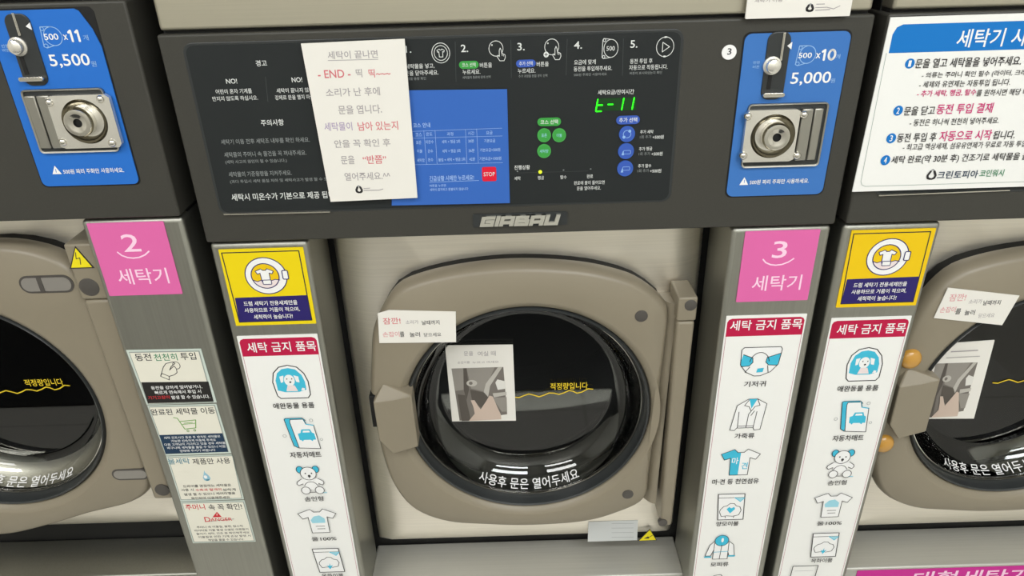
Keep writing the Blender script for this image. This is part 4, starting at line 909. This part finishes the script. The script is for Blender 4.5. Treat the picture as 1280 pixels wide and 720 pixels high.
        if kind == 'centre':
            for q in D['buttons']:
                n, x, z, w_, h_ = q[1:]
                if n.startswith('btn_'):
                    b_ = Art(0, 0, -.0066); b_.slab(rrect(x, z, w_, w_ * 1.03, .02, 8), 'btngreen', .0015); b_.ring(x, z, w_ * .94, w_ * .97, .0005, 'btnring'); b_.text(n[4:], x, z, w_ * (.4 if len(n) < 7 else .62), .0036, 'palecyan', 0); b_.build('course_button', p, (0, 0, 0))
                elif n.startswith('add_'):
                    b_ = Art(0, 0, -.0066); b_.slab(rrect(x, z, w_, w_ * 1.02, .02, 8), 'btnblue', .0015); W2 = 'paleblue'
                    b_.ring(x, z, w_ * .92, w_ * .94, .0004, 'paleblue' if False else 'panelblue')
                    if n == 'add_a': b_.arc(x, z, .0075, .0075, 80, 210, .0006, W2); b_.arc(x, z, .0075, .0075, 260, 390, .0006, W2); b_.ell(x + .0025, z + .003, .003, .003, W2); b_.ell(x - .003, z - .003, .003, .003, W2)
                    else: b_.line(rrect(x + .001, z - (.001 if n == 'add_b' else 0), .0072, .0036, .0008, 2), .0005, W2, True); b_.poly([(x - .0045, z - .004), (x - .003, z + .0005), (x - .0018, z - .004)], W2)
                    b_.build('option_button', p, (0, 0, 0))
                elif n == 'stop':
                    b_ = Art(0, 0, -.0066); b_.slab(rrect(x, z, w_, h_, .0018), 'stopred', .0015); b_.text('STOP', x, z, w_ * .78, .0042, 'panelwhite', 0); b_.build('stop_button', p, (0, 0, 0))
                elif n == 'led':
                    bm = bmesh.new(); lathe(bm, [(0, -.0072), (.0012, -.007), (.0018, -.0058), (.0018, -.005)], x, z, 16); finish('indicator_light', bm, 'led_on', p, (0, 0, 0), smooth=60)
            a2 = Art(0, 0, -.0058); q = [q for q in D['buttons'] if q[1] == 'display'][0]
            a2.slab(rrect(q[2], q[3], q[4] * .98, q[5] * .86, .001), 'display_glass', .0006)
            for q in D['buttons']:
                n, x, z, w_, h_ = q[1:]
                if not n.startswith('seg_'): continue
                sh = lambda p_: (x + p_[0] * .0060 + p_[1] * .0018, z + p_[1] * .0122)
                S_ = {'f': [(-.5, .45), (-.5, .05)], 'e': [(-.5, -.05), (-.5, -.45)], 'g': [(-.38, 0), (.4, 0)], 'd': [(-.42, -.5), (.4, -.5)], 'b': [(.4, .45), (.4, .05)], 'c': [(.4, -.05), (.4, -.45)], 'bb': [(0.1, .45), (0.1, .05)], 'cc': [(0.1, -.05), (0.1, -.45)]}
                for sg in {'t': 'fegd', '-': 'g', '1': None}[n[4:]] or ('bb', 'cc'): a2.line([sh(p_) for p_ in S_[sg]], .0014, 'seg_on')
            a2.build('display', p, (0, 0, 0))
        # maker's badge: raised silver letters on a darker plate
        bm = bmesh.new(); prism(bm, rrect(.3273, .0264, .1002, .0150, .001), -.0050, -.003, 0)
        G = {'G': [[(1, 1), (0.05, 1), (.05, 0), (1, 0), (1, .5), (.5, .5)]], 'I': [[(.5, 0), (.5, 1)]], 'A': [[(0, 0), (0, 1), (1, 1), (1, 0)], [(0, .3), (1, .3)]], 'B': [[(0, 0), (0, 1), (.9, 1), (.9, .5), (0, .5)], [(.9, .5), (1, .5), (1, 0), (0, 0)]], 'U': [[(0, 1), (0, 0), (1, 0), (1, 1)]]}
        x = .2862; nst = 0
        for ch in 'GIABAU':
            wd = .0004 if ch == 'I' else .0108; h_ = .0080; th = .0043
            for stroke in G[ch]:
                for (a0, b0), (a1, b1) in zip(stroke, stroke[1:]):
                    hx = th / 2
                    pp = []
                    f = lambda a_, b_: (x + a_ * wd + (.0218 + b_ * h_ - .0218) * .28, .0218 + b_ * h_)
                    (X0_, Z0_), (X1_, Z1_) = f(a0, b0), f(a1, b1)
                    if abs(b1 - b0) > 1e-6:
                        if Z0_ > Z1_: X0_, Z0_, X1_, Z1_ = X1_, Z1_, X0_, Z0_
                        e = .0018; pp = [(X0_ - hx - e * .28, Z0_ - e), (X0_ + hx - e * .28, Z0_ - e), (X1_ + hx + e * .28, Z1_ + e), (X1_ - hx + e * .28, Z1_ + e)]
                    else:
                        if X0_ > X1_: X0_, X1_ = X1_, X0_
                        pp = [(X0_ - hx - .0005, Z0_ - .0018), (X1_ + hx - .0005, Z0_ - .0018), (X1_ + hx + .0005, Z0_ + .0018), (X0_ - hx + .0005, Z0_ + .0018)]
                    nst += 1; prism(bm, pp, -.0070 - .00004 * nst, -.0045, 1)
            x += wd + (.0050 if ch != 'I' else .0046)
        part('badge', bm, ['rubber', 'badge_silver'])
    if kind == 'centre':
        coin_panel(root, loc, D['coin3'], (.5942, .1267, .1008, .1628), .007, 'centre', (0, 0))
    if kind == 'left':
        coin_panel(root, loc, D['coin2'], (-.1115 + .695, .1628 - .031, .0985, .1690), .006, 'left', (.695, -.031))
    return root
for d_ in (SLOT, BOXR):
    x, z, w_, h_ = d_['left']; d_['left'] = (x + .695, z - .031, w_, h_)
M3X, M4X, M2X, M2Z = 0.0, 0.6865, -0.695, 0.031
m3 = make_washer(M3X, 0, 'centre', 'grey washing machine number 3 with green display showing t-11')
m4 = make_washer(M4X, 0, 'right', 'grey washing machine behind the blue-headed instruction poster, amber bumpers on its door')
m2 = make_washer(M2X, M2Z, 'left', 'grey washing machine number 2 with slot covers on its door')

# ------------------------------------------------------------------ signs, stickers and notices (each a thing of its own)
def tagged(o, label, cat, group=None):
    o['label'] = label; o['category'] = cat
    if group: o['group'] = group
    return o
def sheet(name, outline, m, y, t, ops, label, cat, group=None, dx=0, dz=0, extra=None, rot=None):
    """a thin printed sheet: outline in world x, z; back face lies at y"""
    cx = sum(p[0] for p in outline) / len(outline); cz = min(p[1] for p in outline)
    a = Art(cx, cz, -t); a.slab(outline, m, t)
    if extra: extra(a)
    a.ops(ops, dx, dz)
    return tagged(a.build(name, None, (cx, y, Z0 + cz), rot), label, cat, group)
def rect(x0, z0, w_, h_, r=0.0008): return rrect(x0 + w_ / 2, z0 - h_ / 2, w_, h_, r, 3)
# detergent stickers
for x0, z0, l in ((0.0, 0.0, 'yellow and navy detergent sticker on the left column of washing machine number 3'), (M4X, .0005, 'yellow and navy detergent sticker on the column of the poster-covered machine')):
    sheet('detergent_sticker', rect(x0, z0, .0918, .0957), 'yellow' if x0 == 0 else 'warmcastyellow', -.0002, .0006, D['yellow'], l, 'sticker', 'yellow detergent stickers', x0, z0)  # warm colour cast put into the second sticker's yellow
# machine number stickers
two = D['pink']; three = [('T', '3', two[0][2], two[0][3] + .001, two[0][4] * .86, two[0][5]) + two[0][6:]] + two[1:]
sheet('number_sticker', rect(.5708, .0031, .0814, .0872), 'pink', -.0002, .0006, three, 'pink sticker with a white number 3 and smile', 'sticker', 'pink machine number stickers', .5708, .0031)
sheet('number_sticker', rect(-.1322, .0347, .0814, .0872), 'pink', -.0002, .0006, two, 'pink sticker with a white number 2 and smile', 'sticker', 'pink machine number stickers', -.1322, .0347)
# long prohibited-items signs
def strip(x0, z0, ops, label):
    def extra(a):
        W = .0928
        hd = [(x0 + .0018, z0 - .0277), (x0 + .0018, z0 - .0085), (x0 + .0035, z0 - .0052), (x0 + .007, z0 - .0037), (x0 + W - .007, z0 - .0037), (x0 + W - .0035, z0 - .0052), (x0 + W - .0018, z0 - .0085), (x0 + W - .0018, z0 - .0277)]
        a.poly(hd, 'crimson'); a.lay += 1
        for xx in (.0022, W - .0022): a.line([(x0 + xx, z0 - .0277), (x0 + xx, z0 - .52)], .0005, 'redline')
    return sheet('prohibited_items_sign', rect(x0, z0, .0928, .55), 'signwhite', -.0002, .0008, ops, label, 'sign', 'long prohibited laundry signs', x0, z0, extra)
strip(-.0022, -.1095, D['stripA'], 'long white prohibited laundry sign with pet carrier icon, on machine number 3')
strip(M4X - .0022, -.109, D['stripA'], 'long white prohibited laundry sign with pet carrier icon, beside the amber bumpers')
strip(.5621, -.102, D['stripB'], 'long white prohibited laundry sign with diaper and jacket icons')
# four cards on the column of machine two
for k, (pts, n, l) in enumerate((([(-.1335, -.1239), (-.0468, -.1250), (-.0450, -.2018), (-.1298, -.2025)], 'card1', 'cream card with hand and coin drawing, topmost of the four on machine 2'),
        ([(-.1295, -.2037), (-.0460, -.2042), (-.0435, -.2807), (-.1262, -.2814)], 'card2', 'cream card with green shopping cart, second of four on machine 2'),
        ([(-.1262, -.2827), (-.0437, -.2831), (-.0428, -.3579), (-.1262, -.3585)], 'card3', 'cream card with pale blue water drop, third of four on machine 2'),
        ([(-.1263, -.3597), (-.0428, -.3604), (-.0420, -.4350), (-.1271, -.4343)], 'card4', 'cream card with red danger triangle, lowest of four on machine 2'))):
    sheet('instruction_card', pts[::-1], 'cardrim', -.0002, .0006, D[n], l, 'card', 'instruction cards on machine 2')
# big notice on the control panel
def pext(a): pass
PAP = [(.1261, .2117), (.2230, .2133), (.2215, .0564), (.1316, .0548)]
sheet('paper_notice', PAP[::-1], 'paper', -.0090, .0022, D['paper'], 'white paper notice with grey and red handwriting-like lines covering the control panel', 'notice', None)
# poster on machine four
def pst(a):
    a.poly([(.6822, .1872), (.6822, .2040), (.6850, .2105), (.6905, .2130), (1.085, .2135), (1.085, .1872)], 'posterblue'); a.lay += 1
    a.line([(.6800, .1872), (.6812, .0590), (.6830, .0552), (.6870, .0535), (1.08, .0535)], .0006, 'posterline')
sheet('instruction_poster', [(.6772, .2195), (.6745, .0478), (1.09, .0485), (1.09, .2205)], 'signwhite', -.0070, .0012, D['poster'], 'white poster with blue header and four numbered instructions', 'poster', None, 0, 0, pst)
# notice hanging from the top panel
sheet('hanging_notice', rect(.5405, .33, .0972, .1080), 'paper', -.0075, .0022, D['topnotice'], 'white notice cut off by the top edge, above the blue coin plate', 'notice')
# number disc
a = Art(.5303, .1917, -.0012); a.slab(rrect(.5303, .1917, .0140, .0136, .0068, 8), 'white', .0012); a.ops([o for o in D['disc'] if o[0] == 'T']); tagged(a.build('number_disc', None, (.5303, -.004, Z0 + .1917)), 'small round white disc with a black 3', 'sticker')
# door notices
sheet('door_note', [(.1591, -.0956), (.1726, -.0918), (.2501, -.0966), (.2480, -.1382), (.1565, -.1362)][::-1], 'paper', .0193, .0010, D['note3'], 'small white paper note taped to the door frame of machine number 3', 'note', 'paper notes on the door frames')
tagged(bpy.data.objects['door_note'], 'small white paper note taped to the door frame of machine number 3', 'note')
sheet('photo_notice', PHOTO3[::-1], 'paper', .0790, .0010, D['photo3'], 'notice with grey photo of a hand, on the door glass of machine 3', 'notice', 'photo notices on the door glass')
sheet('door_note', [(.8231, -.0841), (.9103, -.0975), (.9014, -.1372), (.8165, -.1244)][::-1], 'paper', .0193, .0010, D['m4note'], 'small tilted paper note on the door frame of the poster-covered machine', 'note', 'paper notes on the door frames')
PH4 = [(.8503, -.1816), (.9233, -.1782), (.9307, -.3018), (.8600, -.2995)]
ph4 = [('I', 'photo', .8850, -.2540, .0560, .0860), ('L', [(.872, -.193), (.905, -.192)], .0016, 'greyink'), ('L', [(.868, -.202), (.910, -.201)], .0010, 'greyink')]
sheet('photo_notice', PH4[::-1], 'paper', .0505, .0010, ph4, 'notice with grey photo of a hand, beside the amber bumpers', 'notice', 'photo notices on the door glass')
# magenta sign on the kick panel of machine four
sheet('large_machine_sign', rect(.8127, -.5560, .36, .07), 'hotpink', .0233, .0008, [('T', '대형세탁기', .985, -.5760, .172, .030, 'palepink', 1)], 'magenta sign with white lettering low on the kick panel', 'sign')
# small labels
sheet('data_label', [(.4190, -.4790), (.4915, -.4788), (.4926, -.5190), (.4188, -.5192)][::-1], 'label_film', .0598, .0005, D['qr'], 'small silver label with grey lines below the door', 'label')
T3 = [(.5102, -.4969), (.5224, -.5203), (.4938, -.5207)]
sheet('warning_triangle', T3, 'ink', .0598, .0006, [('P', [(.5102, -.4985), (.5206, -.5195), (.4956, -.5198)], 'signyellow'), ('P', [(.5020, -.5160), (.5085, -.5115), (.5105, -.5160)], 'ink'), ('L', [(.5050, -.5145), (.5105, -.5130), (.5150, -.5095)], .0010, 'ink')], 'small yellow warning triangle with hand symbol by the hinge foot', 'sticker', 'yellow warning triangles')
T2 = [(-.1613, .0030), (-.1480, -.0241), (-.1753, -.0240)]
sheet('warning_triangle', T2, 'ink', .0140, .0006, [('P', [(-.1613, .0008), (-.1500, -.0229), (-.1733, -.0229)], 'signyellow'), ('L', [(-.1628, -.0047), (-.1645, -.0122), (-.1602, -.0112), (-.1615, -.0190)], .0009, 'ink')], 'small yellow warning triangle with lightning bolt beside the pink 2', 'sticker', 'yellow warning triangles')
# amber bumpers on the door of machine four
for x, z, l in ((.8023, -.1823, 'round amber bumper above the door handle'), (.7973, -.3140, 'round amber bumper below the door handle')):
    bm = bmesh.new(); lathe(bm, [(0, -.0085), (.006, -.0082), (.0105, -.0065), (.0132, -.003), (.0137, 0), (0, 0)], 0, 0, 32)
    tagged(finish('door_bumper', bm, 'amber', None, (x, .0205, Z0 + z), smooth=50), l, 'bumper', 'amber door bumpers')
bpy.data.curves.remove(_tc)
